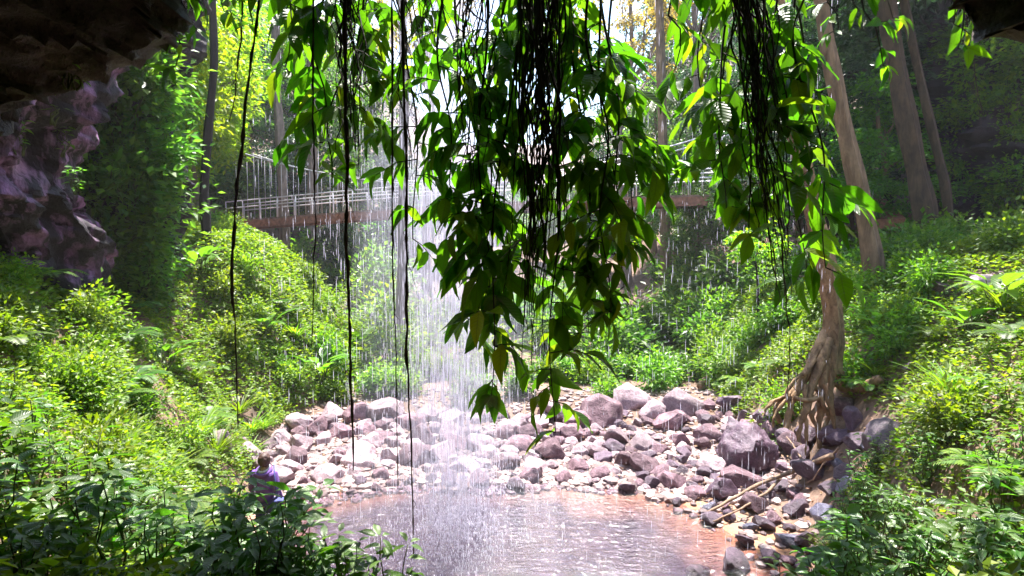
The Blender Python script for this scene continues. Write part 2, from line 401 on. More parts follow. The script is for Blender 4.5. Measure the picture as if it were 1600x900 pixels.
def thing(name, label, cat, loc=(0, 0, 0), group=None, rz=0):
    o = bpy.data.objects.new(name, None); C.objects.link(o); o.empty_display_size = .2
    o.location = loc; o.rotation_euler = (0, 0, rz); o['label'] = label; o['category'] = cat
    if group: o['group'] = group
    return o
def link(name, me, parent=None, loc=None, label=None, cat=None, group=None, kind=None):
    o = bpy.data.objects.new(name, me); C.objects.link(o)
    if parent: o.parent = parent
    if loc is not None: o.location = loc
    if label: o['label'] = label
    if cat: o['category'] = cat
    if group: o['group'] = group
    if kind: o['kind'] = kind
    return o
ORD = 'first second third fourth fifth sixth seventh eighth ninth tenth eleventh twelfth thirteenth fourteenth fifteenth sixteenth seventeenth eighteenth nineteenth twentieth'.split()
ORD += ['twenty-' + w for w in ORD[:9]] + ['thirtieth'] + ['thirty-' + w for w in ORD[:9]]
def order_labels(items, fmt):
    """items: [(object, zone phrase, adjective, px)]: names each by its place from the left in its zone"""
    z = {}
    for it in items: z.setdefault((it[1], it[2]), []).append(it)
    for (zone, adj), lst in z.items():
        lst.sort(key=lambda i: i[3])
        for k, (o, _, _, _) in enumerate(lst):
            if len(lst) == 1: o['label'] = fmt.format(o='single', a=adj, z=zone, f='').replace('  ', ' ')
            elif k == 0: o['label'] = fmt.format(o='leftmost', a=adj, z=zone, f='').replace('  ', ' ')
            elif k == len(lst) - 1: o['label'] = fmt.format(o='rightmost', a=adj, z=zone, f='').replace('  ', ' ')
            else: o['label'] = fmt.format(o=ORD[k], a=adj, z=zone, f='from left').replace('  ', ' ')

# ------------------------------------------------------------------ ground and water
def axis(fine0, fine1, step, far0, far1):
    a = list(np.arange(fine0, fine1, step)); s = step; x = fine0
    while x > far0: s *= 1.12; x -= s; a.insert(0, x)
    s = step; x = a[-1]
    while x < far1: s *= 1.12; x += s; a.append(x)
    return np.array(a)
gx, gy = axis(-14, 16, .16, -150, 150), axis(-2, 26, .16, -40, 260)
GX, GY = np.meshgrid(gx, gy)
GZ = height(GX, GY)
nx, ny = len(gx), len(gy)
ii = np.arange(nx * ny).reshape(ny, nx)
gq = np.stack([ii[:-1, :-1], ii[:-1, 1:], ii[1:, 1:], ii[1:, :-1]], -1).reshape(-1, 4)
link('ground', mesh_np('ground', np.stack([GX, GY, GZ], -1).reshape(-1, 3), gq, M['ground'], True), kind='structure')
wx, wy = np.linspace(-6, 6, 60), np.linspace(4, 14, 50)
WX, WY = np.meshgrid(wx, wy); ii = np.arange(3000).reshape(50, 60)
link('water', mesh_np('water', np.stack([WX, WY, WX * 0], -1).reshape(-1, 3), np.stack([ii[:-1, :-1], ii[:-1, 1:], ii[1:, 1:], ii[1:, :-1]], -1).reshape(-1, 4), M['water'], True), kind='structure')

# ------------------------------------------------------------------ rocks
def rock_verts(seed, sub=4, cuts=11, rough=.05, box=None, lo=.6):
    bm = bmesh.new(); bmesh.ops.create_icosphere(bm, subdivisions=sub, radius=1)
    V = np.array([v.co[:] for v in bm.verts]); Fc = np.array([[v.index for v in f.verts] for f in bm.faces]); bm.free()
    r = np.random.default_rng(seed)
    if box is not None:
        V = V * 1.6
        for n_ in ((1, 0, 0), (-1, 0, 0), (0, 1, 0), (0, -1, 0), (0, 0, 1), (0, 0, -1)):
            n = np.array(n_) + r.normal(0, .1, 3); n /= np.linalg.norm(n)
            ex = V @ n - .95; V = V - np.maximum(ex, 0)[:, None] * n * .97
    if box is not None:
        for i in range(len(V)): V[i] *= 1 + .05 * mnoise.noise(Vector((V[i][0] * .8, V[i][1] * .8, V[i][2] * 5.5 + seed))) + .16 * mnoise.noise(Vector(V[i]) * 1.1 + Vector((seed, 0, 0)))
    for _ in range(cuts):
        n = r.normal(0, 1, 3); n /= np.linalg.norm(n); d = r.uniform(lo, lo + .33) if box is None else r.uniform(.86, 1.2)
        ex = V @ n - d; V = V - np.maximum(ex, 0)[:, None] * n * .96
    off = Vector(tuple(r.uniform(-50, 50, 3)))
    for i in range(len(V)):
        p = Vector(V[i]); f = mnoise.fractal(p * 1.6 + off, .9, 2.1, 5)
        V[i] *= 1 + rough * f * 1.3
    return V, Fc
rock_protos = {}
for tone in ('pale', 'pink', 'dark', 'blue'):
    rock_protos[tone] = []
for s in range(10):
    for tone in ('pale', 'pink', 'dark', 'blue'):
        V, Fc = rock_verts(100 + s, 4, 9 + s % 5 * 3, .07, None, .5 + .1 * (s % 2)) if tone in ('pale', 'pink') else rock_verts(150 + s, 4, 20, .08, None, .48)
        rock_protos[tone].append(mesh_np('boulder', V, Fc, M['rock_' + tone], True, None, 34))
boulders = []      # (object, px, py, tone, r, loc)
occ = []
def put_boulder(p, r, tone, sq=None, proto=None, tilt=.5, sink=.3):
    me = rock_protos[tone][proto if proto is not None else random.randrange(10)]
    o = link('boulder', me, cat='boulder', group='boulders of the rock bar and pool edge')
    sq = sq or (random.uniform(.9, 1.25), random.uniform(.85, 1.15), random.uniform(.62, .9))
    o.scale = (r * sq[0], r * sq[1], r * sq[2])
    o.rotation_euler = (random.uniform(-tilt, tilt), random.uniform(-tilt, tilt), random.uniform(0, 6.28))
    g = hz(p[0], p[1])
    o.location = (p[0], p[1], g + r * sq[2] * (1 - 2 * sink) * .8)
    occ.append((p[0], p[1], r)); px, py = proj(o.location)
    boulders.append((o, px, py, tone, r, o.location.copy()))
    return o
# boulders one can pick out in the photo, then an added last row: px, py of the base, width in px, tone
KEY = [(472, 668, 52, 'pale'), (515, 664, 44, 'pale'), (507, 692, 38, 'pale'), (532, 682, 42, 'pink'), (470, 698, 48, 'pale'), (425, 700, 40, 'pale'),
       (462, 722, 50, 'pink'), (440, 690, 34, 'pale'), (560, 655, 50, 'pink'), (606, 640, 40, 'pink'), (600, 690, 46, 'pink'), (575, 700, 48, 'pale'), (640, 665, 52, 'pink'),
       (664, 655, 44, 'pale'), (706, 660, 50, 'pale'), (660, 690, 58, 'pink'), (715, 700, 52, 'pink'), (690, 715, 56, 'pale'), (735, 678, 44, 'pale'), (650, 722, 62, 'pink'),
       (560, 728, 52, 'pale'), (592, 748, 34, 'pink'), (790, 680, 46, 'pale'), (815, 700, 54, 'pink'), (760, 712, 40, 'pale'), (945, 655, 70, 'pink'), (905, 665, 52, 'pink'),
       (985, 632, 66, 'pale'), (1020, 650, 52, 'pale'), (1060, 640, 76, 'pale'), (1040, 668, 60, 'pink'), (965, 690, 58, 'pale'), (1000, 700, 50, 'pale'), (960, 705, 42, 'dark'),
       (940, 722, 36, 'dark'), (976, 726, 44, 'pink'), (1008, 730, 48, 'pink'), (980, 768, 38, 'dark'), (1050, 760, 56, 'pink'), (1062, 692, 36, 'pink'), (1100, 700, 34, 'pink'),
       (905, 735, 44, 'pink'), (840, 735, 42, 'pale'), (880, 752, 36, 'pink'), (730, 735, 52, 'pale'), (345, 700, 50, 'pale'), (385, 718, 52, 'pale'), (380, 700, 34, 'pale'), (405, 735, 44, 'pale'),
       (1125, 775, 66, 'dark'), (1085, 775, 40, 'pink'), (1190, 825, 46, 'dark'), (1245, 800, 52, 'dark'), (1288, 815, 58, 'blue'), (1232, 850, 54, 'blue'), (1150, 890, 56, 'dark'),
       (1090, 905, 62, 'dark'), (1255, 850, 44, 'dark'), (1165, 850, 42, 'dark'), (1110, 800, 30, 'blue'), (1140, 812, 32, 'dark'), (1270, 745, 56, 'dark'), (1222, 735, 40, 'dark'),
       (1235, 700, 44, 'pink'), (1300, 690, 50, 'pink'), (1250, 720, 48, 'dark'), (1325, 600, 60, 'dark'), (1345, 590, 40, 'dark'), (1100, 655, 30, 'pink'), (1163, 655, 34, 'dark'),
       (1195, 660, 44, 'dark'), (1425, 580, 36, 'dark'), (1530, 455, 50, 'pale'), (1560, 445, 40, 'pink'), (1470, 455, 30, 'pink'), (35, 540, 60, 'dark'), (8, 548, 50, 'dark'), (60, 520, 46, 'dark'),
       (1205, 880, 40, 'dark'), (1262, 690, 50, 'dark'), (1225, 690, 44, 'dark'), (1290, 720, 54, 'dark'), (1310, 690, 46, 'dark'), (1335, 660, 50, 'dark'), (1320, 640, 40, 'pink'), (1215, 765, 44, 'dark'), (1340, 700, 44, 'dark'), (1230, 880, 36, 'pink'), (1300, 770, 44, 'dark'), (1320, 745, 40, 'dark')]  # extra stones, mostly dark, standing in for the shaded hollow under the roots
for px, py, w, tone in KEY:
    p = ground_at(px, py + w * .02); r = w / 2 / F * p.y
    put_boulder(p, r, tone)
n_try = 0
while len(boulders) < 297 and n_try < 40000:
    n_try += 1
    y = random.uniform(11.5, 16.5); x = random.uniform(float(np.interp(y, YL, XL)) - .2, float(np.interp(y, YR, XR)) + .5)
    if n_try % 5 == 0: y = random.uniform(8, 13.5); x = random.uniform(2.6, 6)
    s = float(shore(x, y))
    if s < -.25: continue
    big = random.random()
    r = (.15 + .3 * big ** 1.8) * (1 + .06 * max(0, y - 12))
    if s < .5: r *= .75
    if any((x - a) ** 2 + (y - b) ** 2 < (.66 * (r + c)) ** 2 for a, b, c in occ): continue
    dr = x - float(np.interp(y, YR, XR))
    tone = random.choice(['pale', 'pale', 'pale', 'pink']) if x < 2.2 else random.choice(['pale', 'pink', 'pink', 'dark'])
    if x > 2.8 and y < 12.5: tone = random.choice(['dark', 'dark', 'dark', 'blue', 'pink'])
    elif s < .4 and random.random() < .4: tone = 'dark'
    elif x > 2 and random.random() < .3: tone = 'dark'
    put_boulder((x, y), r, tone)
COLS = [(430, "under the bank slope"), (530, "beside the person"), (610, "behind the thick hanging vine"), (700, "behind the thin vines"), (790, "behind the falling water"), (900, "below the lowest leaves"),
        (1000, "past the lowest leaves"), (1100, "beside the square boulder"), (1700, "under the fig roots")]
ROWS = [(9.6, "near the camera"), (12.4, "at the water"), (13.6, "behind the shoreline"), (15.2, "mid bar"), (17, "upper bar"), (99, "at the back")]
items = []
TONE = {'pale': 'pale', 'pink': 'pinkish', 'dark': 'dark purple', 'blue': 'bluish wet'}
for o, px, py, tone, r, loc in boulders:
    col = next(t for x, t in COLS if px < x); row = next(t for y, t in ROWS if loc.y < y)
    if px < 120: col, row = "at the dark cave mouth", "on the bank"
    if px > 1400: col, row = "in the greenery", "on the bank top"
    items.append((o, f"{row} {col}", TONE[tone] + (' large' if r > .38 else ''), px))
order_labels(items, "{o} {a} boulder {f} {z}")
# the big square boulder under the fig tree
V, Fc = rock_verts(81, 5, 12, .09, box=True)
bb = link('boulder', mesh_np('boulder', V, Fc, M['rock_dark'], True, None, 34), cat='boulder', label='big square dark purple boulder with flat top below the fig tree roots', group='boulders of the rock bar and pool edge')
pb = ground_at(1166, 730); k_ = pb.y / 11.2; bb.location = (pb.x, pb.y, pb.z + .3 * k_); bb.scale = (.47 * k_, .46 * k_, .45 * k_); bb.rotation_euler = (R(9), R(-3), R(20))

# gravel: far too many to count
peb = [rock_verts(300 + k, 1, 6, .05) for k in range(6)]
gv = MB(); cnt = 0
while cnt < 9000:
    y = random.uniform(8, 19) if random.random() < .35 else random.triangular(11, 15.5, 12.2)
    x = random.uniform(float(np.interp(y, YL, XL)) - .1, float(np.interp(y, YR, XR)) + .5)
    s = float(shore(x, y))
    if s < -.35: continue
    r = random.uniform(.025, .1) * (1 if random.random() < .8 else 1.5)
    V, Fc = peb[cnt % 6]
    a = random.uniform(0, 6.28); ca, sa = math.cos(a), math.sin(a)
    W = V * np.array([r * random.uniform(.9, 1.5), r, r * random.uniform(.5, .8)])
    W = W @ np.array([[ca, sa, 0], [-sa, ca, 0], [0, 0, 1]])
    gv.add(W + np.array([x, y, hz(x, y) + r * .15]), [Fc]); cnt += 1
M['gravel'] = M['pebble']
def gravel_mat():
    m, nt, N, L = new_mat('gravel')
    geo = N.new('ShaderNodeNewGeometry'); tc = N.new('ShaderNodeTexCoord')
    col = ramp(nt, geo.outputs['Random Per Island'], [(0, (.09, .055, .06)), (.3, (.19, .125, .12)), (.65, (.3, .215, .205)), (1, (.42, .33, .32))])
    n = noise_n(nt, tc.outputs['Object'], 30, 5, .6)
    col = mixc(nt, .5, col, ramp(nt, n.outputs[0], [(.3, (.5, .5, .5)), (.7, (1.2, 1.2, 1.2))]), 'MULTIPLY')
    b = N.new('ShaderNodeBsdfPrincipled'); b.inputs['Roughness'].default_value = .7; L.new(col, b.inputs['Base Color']); out(nt, b.outputs[0]); return m
link('gravel', gv.mesh('gravel', gravel_mat(), False), kind='stuff', label='pinkish gravel and stones along the edge of the pool', cat='gravel')

# ------------------------------------------------------------------ cave roof, buttress, cliff
def displace(V, amp, sc, seed, axis_n=None, ridged=True):
    off = Vector((seed * 13.1, seed * 7.7, seed * 3.3)); Nn = axis_n
    for i in range(len(V)):
        p = Vector(V[i]) * sc + off
        d = mnoise.fractal(p, .8, 2.2, 6) + .7 * (.5 - abs(mnoise.noise(p * 1.7)))
        q = Vector((p.x * 1.2, p.y * 1.2, p.z * 4)); d += .35 * mnoise.noise(q)
        V[i] += Nn[i] * d * amp
    return V
def blocky(V, amp, sc, seed, Nn, stretch=(1, 1, 1.9)):
    off = Vector((seed * 5.3, seed * 9.1, seed * 2.7))
    for i in range(len(V)):
        p = Vector((V[i][0] * stretch[0], V[i][1] * stretch[1], V[i][2] * stretch[2])) * sc + off
        p = p + mnoise.noise_vector(p * .8) * .35
        d, pt = mnoise.voronoi(p)
        c = mnoise.cell(pt[0] * 7.3)
        V[i] += Nn[i] * amp * (c * .75 + min(d[1] - d[0], .18) * 3.2 + .25 * mnoise.fractal(p * 3, .8, 2.1, 4))
    return V
def grid_normals(P):
    a = np.gradient(P, axis=0); b = np.gradient(P, axis=1)
    return nrm(np.cross(a, b))
lip_px = [(-900, 900), (-760, 560), (-330, 380), (0, 225), (110, 138), (215, 86), (300, 42), (375, -12), (600, -85), (800, -95), (1000, -90), (1250, -75), (1400, -40), (1470, 8), (1540, 66), (1605, 128), (1720, 240), (1880, 500), (1960, 900)]
lip_y = [3.4, 3.4, 3.5, 3.7, 3.9, 4.1, 4.3, 4.45, 4.5, 4.5, 4.5, 4.5, 4.3, 4.1, 3.9, 3.7, 3.4, 3.2, 3.2]
lp = np.array([at(x, y, d)[:] for (x, y), d in zip(lip_px, lip_y)])
tt = np.linspace(0, len(lp) - 1, 340)
lip = np.stack([np.interp(tt, np.arange(len(lp)), lp[:, k]) for k in range(3)], 1)
th = np.pi * (1 - (tt / (len(lp) - 1)))
rows = []
def sect(y, rx, z0, rzz): return np.stack([rx * np.cos(th), np.full_like(th, y), z0 + rzz * np.sin(th)], 1)
back = sect(-5.0, 4.6, 2.4, 3.6)
for v in np.linspace(0, 1, 120):            # from the back wall to the lip
    P = back * (1 - v) + lip * v
    bulge = math.sin(v * math.pi) * .35
    P[:, 2] += bulge * np.sin(th); P[:, 0] += bulge * np.cos(th)
    rows.append(P)
up = np.stack([np.cos(th) * .5, np.full_like(th, 0), np.sin(th)], 1)
for v in np.linspace(0, 1, 26)[1:]:        # round the lip and up an unseen overhang shaped to shade leaves and left foreground
    fwd = (.4 + 1.3 * np.clip((-lip[:, :1] - .5) / 2, 0, 1)) * v ** .8
    rise = .25 * v + 6.5 * v ** 1.8
    P = lip + up * rise + np.array([[0, 1, 0]]) * fwd
    rows.append(P)
P = np.stack(rows)                          # (rows, cols, 3)
Nn = grid_normals(P)
Vr = displace(P.reshape(-1, 3).copy(), .2, .9, 3, -Nn.reshape(-1, 3)); Vr = blocky(Vr, .13, 1.5, 8, -Nn.reshape(-1, 3), (1.0, .8, 2.2))
nr, nc = P.shape[:2]; ii = np.arange(nr * nc).reshape(nr, nc)
q = np.stack([ii[:-1, :-1], ii[:-1, 1:], ii[1:, 1:], ii[1:, :-1]], -1).reshape(-1, 4)
cen = len(Vr); Vr = np.concatenate([Vr, [[0, -5.6, 3.5]]])
t_ = np.stack([ii[0, :-1], np.full(nc - 1, cen), ii[0, 1:]], -1)
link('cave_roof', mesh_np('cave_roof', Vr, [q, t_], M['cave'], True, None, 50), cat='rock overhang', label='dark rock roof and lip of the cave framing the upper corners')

def rock_mass(name, rows, Yc, Y_of=None, ry=2.5, depth_x=6.0, mat=None, label='', cat='', amp=.4, sc=.5, seed=1, flip=False, nseg=170, nlev=170, lowk=0, recede=0):
    """rows: (py, px of the free edge); a standing mass whose free edge passes those points at depth Yc"""
    pys = [r_[0] for r_ in rows]; E = [at(r_[1], r_[0], Yc) for r_ in rows]
    zs = np.array([e.z for e in E]); xs = np.array([e.x for e in E]); o = np.argsort(zs); zs, xs = zs[o], xs[o]
    lev = np.linspace(zs[0], zs[-1], nlev); ex = np.interp(lev, zs, xs)
    an = np.linspace(0, 2 * math.pi, nseg, endpoint=False)
    sgn = -1 if not flip else 1
    P = []
    for z, x in zip(lev, ex):
        cx = xs.mean() + sgn * depth_x; rx = abs(x - cx)
        c, s_ = np.cos(an), np.sin(an)
        pw = .75
        P.append(np.stack([cx - sgn * rx * np.sign(c) * np.abs(c) ** pw, Yc + ry * np.sign(s_) * np.abs(s_) ** pw, np.full(nseg, z)], 1))
    P = np.stack(P); Pc = np.concatenate([P, P[:, :1]], 1)
    Nn = grid_normals(Pc)[:, :-1]
    cxy = P.mean(1, keepdims=True); sg = np.sign(((P - cxy) * Nn).sum(-1, keepdims=True)); Nn = Nn * sg
    V = displace(P.reshape(-1, 3).copy(), amp, sc, seed, Nn.reshape(-1, 3)); V = blocky(V, amp * .42, sc * 1.7, seed + 4, Nn.reshape(-1, 3), (1.4, 1.4, .8))
    V[:, 1] += recede * (1 - sstep(lowk * .55, lowk * 1.5 + 1e-3, (V[:, 2] - zs[0]) / (zs[-1] - zs[0])))
    ii = np.arange(nlev * nseg).reshape(nlev, nseg); jj = np.roll(ii, -1, 1)
    q = np.stack([ii[:-1], jj[:-1], jj[1:], ii[1:]], -1).reshape(-1, 4)
    V = np.concatenate([V, [P[0].mean(0), P[-1].mean(0)]]); n = nlev * nseg
    t = np.concatenate([np.stack([jj[0], ii[0], np.full(nseg, n)], -1), np.stack([ii[-1], jj[-1], np.full(nseg, n + 1)], -1)])
    return link(name, mesh_np(name, V, [q, t], mat, True, None, 50), cat=cat, label=label)
rock_mass('rock_buttress', [(-160, 150), (60, 128), (110, 112), (170, 90), (225, 72), (262, 48), (330, 30), (375, 24), (400, 20), (450, 26), (500, 16), (540, 0)], 9.2, ry=2.2, depth_x=4.2,
          mat=M['buttress'], label='pinkish purple overhanging rock buttress at the left cave mouth', cat='rock buttress', amp=.38, sc=.8, seed=5, lowk=.27, recede=1.1)
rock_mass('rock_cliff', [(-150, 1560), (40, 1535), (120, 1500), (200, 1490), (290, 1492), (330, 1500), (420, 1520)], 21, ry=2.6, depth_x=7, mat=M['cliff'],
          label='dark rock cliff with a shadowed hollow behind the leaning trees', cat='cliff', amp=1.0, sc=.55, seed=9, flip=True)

# ------------------------------------------------------------------ tree prototypes
def clump_crown(seed, rx, ry, rz_, z0, nclump, nleaf, lsz, mat, spread=.55, shape='full', name='crown'):
    r = np.random.default_rng(seed); cs = []
    while len(cs) < nclump:
        p = r.uniform(-1, 1, 3)
        d = np.linalg.norm(p)
        if d > 1 or d < .25: continue
        if shape == 'umbrella' and p[2] < -.2: continue
        k = 1 + .3 * math.sin(3 * math.atan2(p[1], p[0]) + seed) * (p[2] + .3)
        cs.append(np.array([p[0] * rx * k, p[1] * ry * k, z0 + p[2] * rz_]))
    cs = np.array(cs)
    n = nclump * nleaf; ci = np.repeat(np.arange(nclump), nleaf)
    cr = r.uniform(.6, 1.35, nclump)[ci][:, None] * spread
    off = r.normal(0, 1, (n, 3)); off = off / (np.linalg.norm(off, axis=1)[:, None] + 1e-6) * (r.uniform(0, 1, (n, 1)) ** .45)
    off *= np.array([1, 1, .62]) * cr
    Pp = cs[ci] + off
    D = off * np.array([1, 1, .5]) + r.normal(0, .35, (n, 3)) * cr + np.array([0, 0, -.25]) * cr
    Nn = r.normal(0, .45, (n, 3)) + np.array([0, 0, 1])
    sz = lsz * r.uniform(.6, 1.3, n)
    V, f = kite_leaves(Pp, D, Nn, sz, sz * .5)
    return mesh_np(name, V, f, mat), cs
def wob(p0, p1, n, amp, r):
    p0, p1 = np.array(tuple(p0), float), np.array(tuple(p1), float)
    t = np.linspace(0, 1, n)[:, None]; P = p0 + (p1 - p0) * t
    ph = r.uniform(0, 6, 3); fr = r.uniform(1.5, 4, 3)
    return P + np.sin(t * fr * math.pi + ph) * np.sin(t * math.pi) * amp * np.array([1, 1, .3])
def trunk_mesh(seed, h, r0, cs, mat, lean=(0, 0), name='trunk'):
    r = np.random.default_rng(seed); mb = MB()
    top = np.array([lean[0], lean[1], h]); path = wob((0, 0, -.6), top, 14, h * .025, r)
    rad = r0 * np.linspace(1, .3, 14); rad[0] *= 1.5; rad[1] *= 1.15
    mb.tube(path, rad, 9)
    for c in cs[:: max(1, len(cs) // 12)]:
        k = int(np.clip(13 * (.35 + .5 * (c[2] / (h + 1e-6)) * .8), 4, 12)); b = path[k]
        mb.tube(wob(b, c, 6, .15, r), np.linspace(rad[k] * .55, .015, 6), 5)
    return mb.mesh(name, mat, True, 60)
protos = {}
def make_tree(key, seed, h, rx, rz_, z0, ncl, nl, lsz, lm, bm_, r0, spread, shape='full'):
    cm, cs = clump_crown(seed, rx, rx, rz_, z0, ncl, nl, lsz, M[lm], spread, shape)
    protos[key] = (trunk_mesh(seed + 1, h, r0, cs, M[bm_]), cm)
make_tree('lime_a', 11, 9.0, 2.6, 3.4, 5.6, 60, 120, .24, 'lime_leaf', 'bark_grey', .16, .8)
make_tree('lime_b', 12, 11.0, 2.3, 4.6, 6.6, 70, 110, .25, 'lime_leaf', 'bark_grey', .17, .75)
make_tree('mid_a', 13, 10.0, 2.9, 4.0, 6.0, 65, 120, .27, 'mid_leaf', 'bark_brown', .2, .85)
make_tree('mid_b', 14, 13.0, 2.6, 5.4, 7.6, 75, 115, .26, 'mid_leaf', 'bark_brown', .22, .8)
make_tree('dark_a', 15, 11.0, 3.0, 4.6, 6.3, 70, 120, .27, 'dark_leaf', 'bark_dark', .22, .85)
make_tree('dark_b', 16, 14.0, 2.8, 6.0, 8.0, 80, 115, .27, 'dark_leaf', 'bark_dark', .24, .8)
make_tree('sparse', 17, 15.0, 3.0, 3.6, 11.8, 34, 90, .2, 'yellow_leaf', 'bark_grey', .25, .6, 'umbrella')
trees = []
TREE_ADJ = {'lime': 'lime green', 'mid': 'mid green', 'dark': 'dark green', 'sparse': 'sparse dry yellowish'}
def put_tree(key, x, y, s=1.0, sz=None, z=None):
    t = thing('rainforest_tree', '', 'tree', (x, y, hz(x, y) if z is None else z), 'trees of the gorge forest', random.uniform(0, 6.28))
    s2 = sz or s * random.uniform(.9, 1.15); t.scale = (s, s, s2)
    tm, cm = protos[key]
    link('trunk', tm, t); link('crown', cm, t)
    p = proj((x, y, t.location.z + 5 * s2)); trees.append((t, p[0], y, key.split('_')[0]))
    return t
# left slope, bright
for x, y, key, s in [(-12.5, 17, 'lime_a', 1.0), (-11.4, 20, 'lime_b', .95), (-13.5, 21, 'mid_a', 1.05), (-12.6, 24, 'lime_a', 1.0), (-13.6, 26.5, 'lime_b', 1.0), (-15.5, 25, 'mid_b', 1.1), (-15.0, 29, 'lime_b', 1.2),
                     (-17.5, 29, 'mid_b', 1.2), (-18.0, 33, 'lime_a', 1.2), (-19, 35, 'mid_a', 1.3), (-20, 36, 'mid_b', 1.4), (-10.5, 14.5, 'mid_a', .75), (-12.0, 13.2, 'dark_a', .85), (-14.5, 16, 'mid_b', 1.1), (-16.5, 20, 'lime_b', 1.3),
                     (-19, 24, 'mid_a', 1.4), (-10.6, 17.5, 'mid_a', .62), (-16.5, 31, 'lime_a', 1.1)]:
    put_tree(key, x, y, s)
# far forest across the gorge
for x, y, key, s in [(-8.5, 44, 'dark_a', .8), (-5, 45, 'mid_a', .7), (-12, 44, 'mid_b', 1.2), (-17, 46, 'lime_b', 1.4), (-1.5, 47, 'dark_a', .65), (2.5, 46, 'mid_a', .6), (6.5, 44, 'dark_a', .75), (10, 43, 'mid_a', 1.0), (13.5, 42, 'dark_b', 1.1),
                     (17, 40, 'mid_b', 1.2), (-7, 54, 'mid_b', .65), (-2, 57, 'dark_a', .6), (4, 56, 'mid_b', .45), (9, 54, 'dark_a', 1.1), (15, 53, 'mid_b', 1.3), (21, 50, 'dark_b', 1.4), (-13, 56, 'dark_b', 1.3), (-21, 55, 'mid_b', 1.6),
                     (-14, 68, 'mid_a', 1.0), (0, 70, 'mid_b', .45), (8, 68, 'mid_a', .6), (16, 66, 'dark_b', 1.5), (-18, 70, 'mid_b', 1.7), (25, 64, 'dark_b', 1.8), (11, 37, 'sparse', 1.15), (7.5, 40, 'sparse', 1.3), (-5.5, 39, 'sparse', 1.2)]:
    put_tree(key, x, y, s)
for x, y, key, s in [(-14.5, 40.5, 'dark_a', .8), (-17.5, 41.5, 'mid_b', .9), (-20.5, 40, 'mid_a', 1.1), (-23.5, 42, 'mid_b', 1.2), (-16, 45, 'dark_b', .8), (-20, 47, 'dark_a', 1.2), (-24, 47, 'mid_b', 1.3), (-11.5, 39.5, 'dark_a', .5), (-26, 37, 'mid_a', 1.3), (-22.5, 34, 'lime_b', 1.1)]:
    put_tree(key, x, y, s)
# right slope, darker
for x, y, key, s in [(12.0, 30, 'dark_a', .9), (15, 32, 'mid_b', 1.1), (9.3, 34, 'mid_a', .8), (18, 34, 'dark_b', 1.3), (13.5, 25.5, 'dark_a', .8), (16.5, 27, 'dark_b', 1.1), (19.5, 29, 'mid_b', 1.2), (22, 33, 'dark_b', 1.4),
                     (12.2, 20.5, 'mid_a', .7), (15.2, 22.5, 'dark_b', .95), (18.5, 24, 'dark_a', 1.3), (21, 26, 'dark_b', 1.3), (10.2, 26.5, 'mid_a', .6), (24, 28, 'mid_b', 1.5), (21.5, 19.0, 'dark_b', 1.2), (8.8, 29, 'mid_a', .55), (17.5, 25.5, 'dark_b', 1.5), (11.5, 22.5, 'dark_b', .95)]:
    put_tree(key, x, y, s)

# ------------------------------------------------------------------ trees one can tell apart
def hero_tree(name, label, path_px, Y, w0, w1, mat, crown=None, roots=None, group=None, sides=12, knots=True, extra_top=None):
    pts = [np.array(at(px, py, Y + dy)[:]) for px, py, dy in path_px]
    g_ = hz(pts[-1][0], pts[-1][1])
    if pts[-1][2] > g_ and name != 'fig_tree': pts.append(np.array([pts[-1][0], pts[-1][1], g_ - .3]))
    t_ = np.linspace(0, len(pts) - 1, 40); pa = np.array(pts)
    path = np.stack([np.interp(t_, np.arange(len(pts)), pa[:, k]) for k in range(3)], 1)
    for _ in range(3): path[1:-1] = (path[:-2] + path[1:-1] * 2 + path[2:]) / 4
    base = path[-1].copy(); root = thing(name, label, 'tree', tuple(base), group)
    path = path - base
    rad = np.linspace(w0, w1, 40); rad = rad * (1 + .08 * np.sin(np.linspace(0, 23, 40) + w0 * 50)); rad[-4:] *= np.array([1.05, 1.15, 1.3, 1.5])
    mb = MB(); sq = 1 + .14 * np.sin(np.arange(sides) * 2.4) + .06 * np.sin(np.arange(sides) * 5.1)
    mb.tube(path, rad, sides, sq); 
    r = np.random.default_rng(int(abs(base[0]) * 100))
    if crown:
        cm, cs = clump_crown(crown[0], crown[1], crown[1], crown[2], 0, crown[3], crown[4], crown[5], M[crown[6]], crown[7])
        off = path[0] + np.array([0, 0, crown[2] * .6])
        for c in cs[::3]: mb.tube(wob(path[1], c + off, 6, .2, r), np.linspace(rad[0] * .55, .02, 6), 5)
        link('crown', cm, root, tuple(off))
    link('trunk', mb.mesh('trunk', mat, True, 60), root)
    return root, path, rad
fig, fpath, frad = hero_tree('fig_tree', 'pale leaning fig tree with buttressed roots spilling over the purple rocks', [(1205, -60, 0), (1218, 60, 0), (1238, 180, 0), (1265, 310, 0), (1290, 410, 0), (1302, 490, 0), (1300, 540, 0), (1293, 580, 0)], 12.0, .14, .215, M['bark_pale'],
                             crown=(51, 1.1, .9, 14, 70, .2, 'mid_leaf', .4))
fb = fig.location
def root_path(pxs, dys, r0, r1, mbx):
    pts = np.array([(at(px, py, 12.0 + dy) - fb)[:] for (px, py), dy in zip(pxs, dys)])
    t_ = np.linspace(0, len(pts) - 1, 18); pa = np.stack([np.interp(t_, np.arange(len(pts)), pts[:, k]) for k in range(3)], 1)
    for _ in range(2): pa[1:-1] = (pa[:-2] + pa[1:-1] * 2 + pa[2:]) / 4
    pa += np.sin(np.linspace(0, 9, 18) + r0 * 90)[:, None] * .02 * np.array([1, .5, .3])
    mbx.tube(pa, np.linspace(r0, r1, 18) * (1 + .16 * np.sin(np.linspace(0, 14, 18) + r0 * 70)), 10)
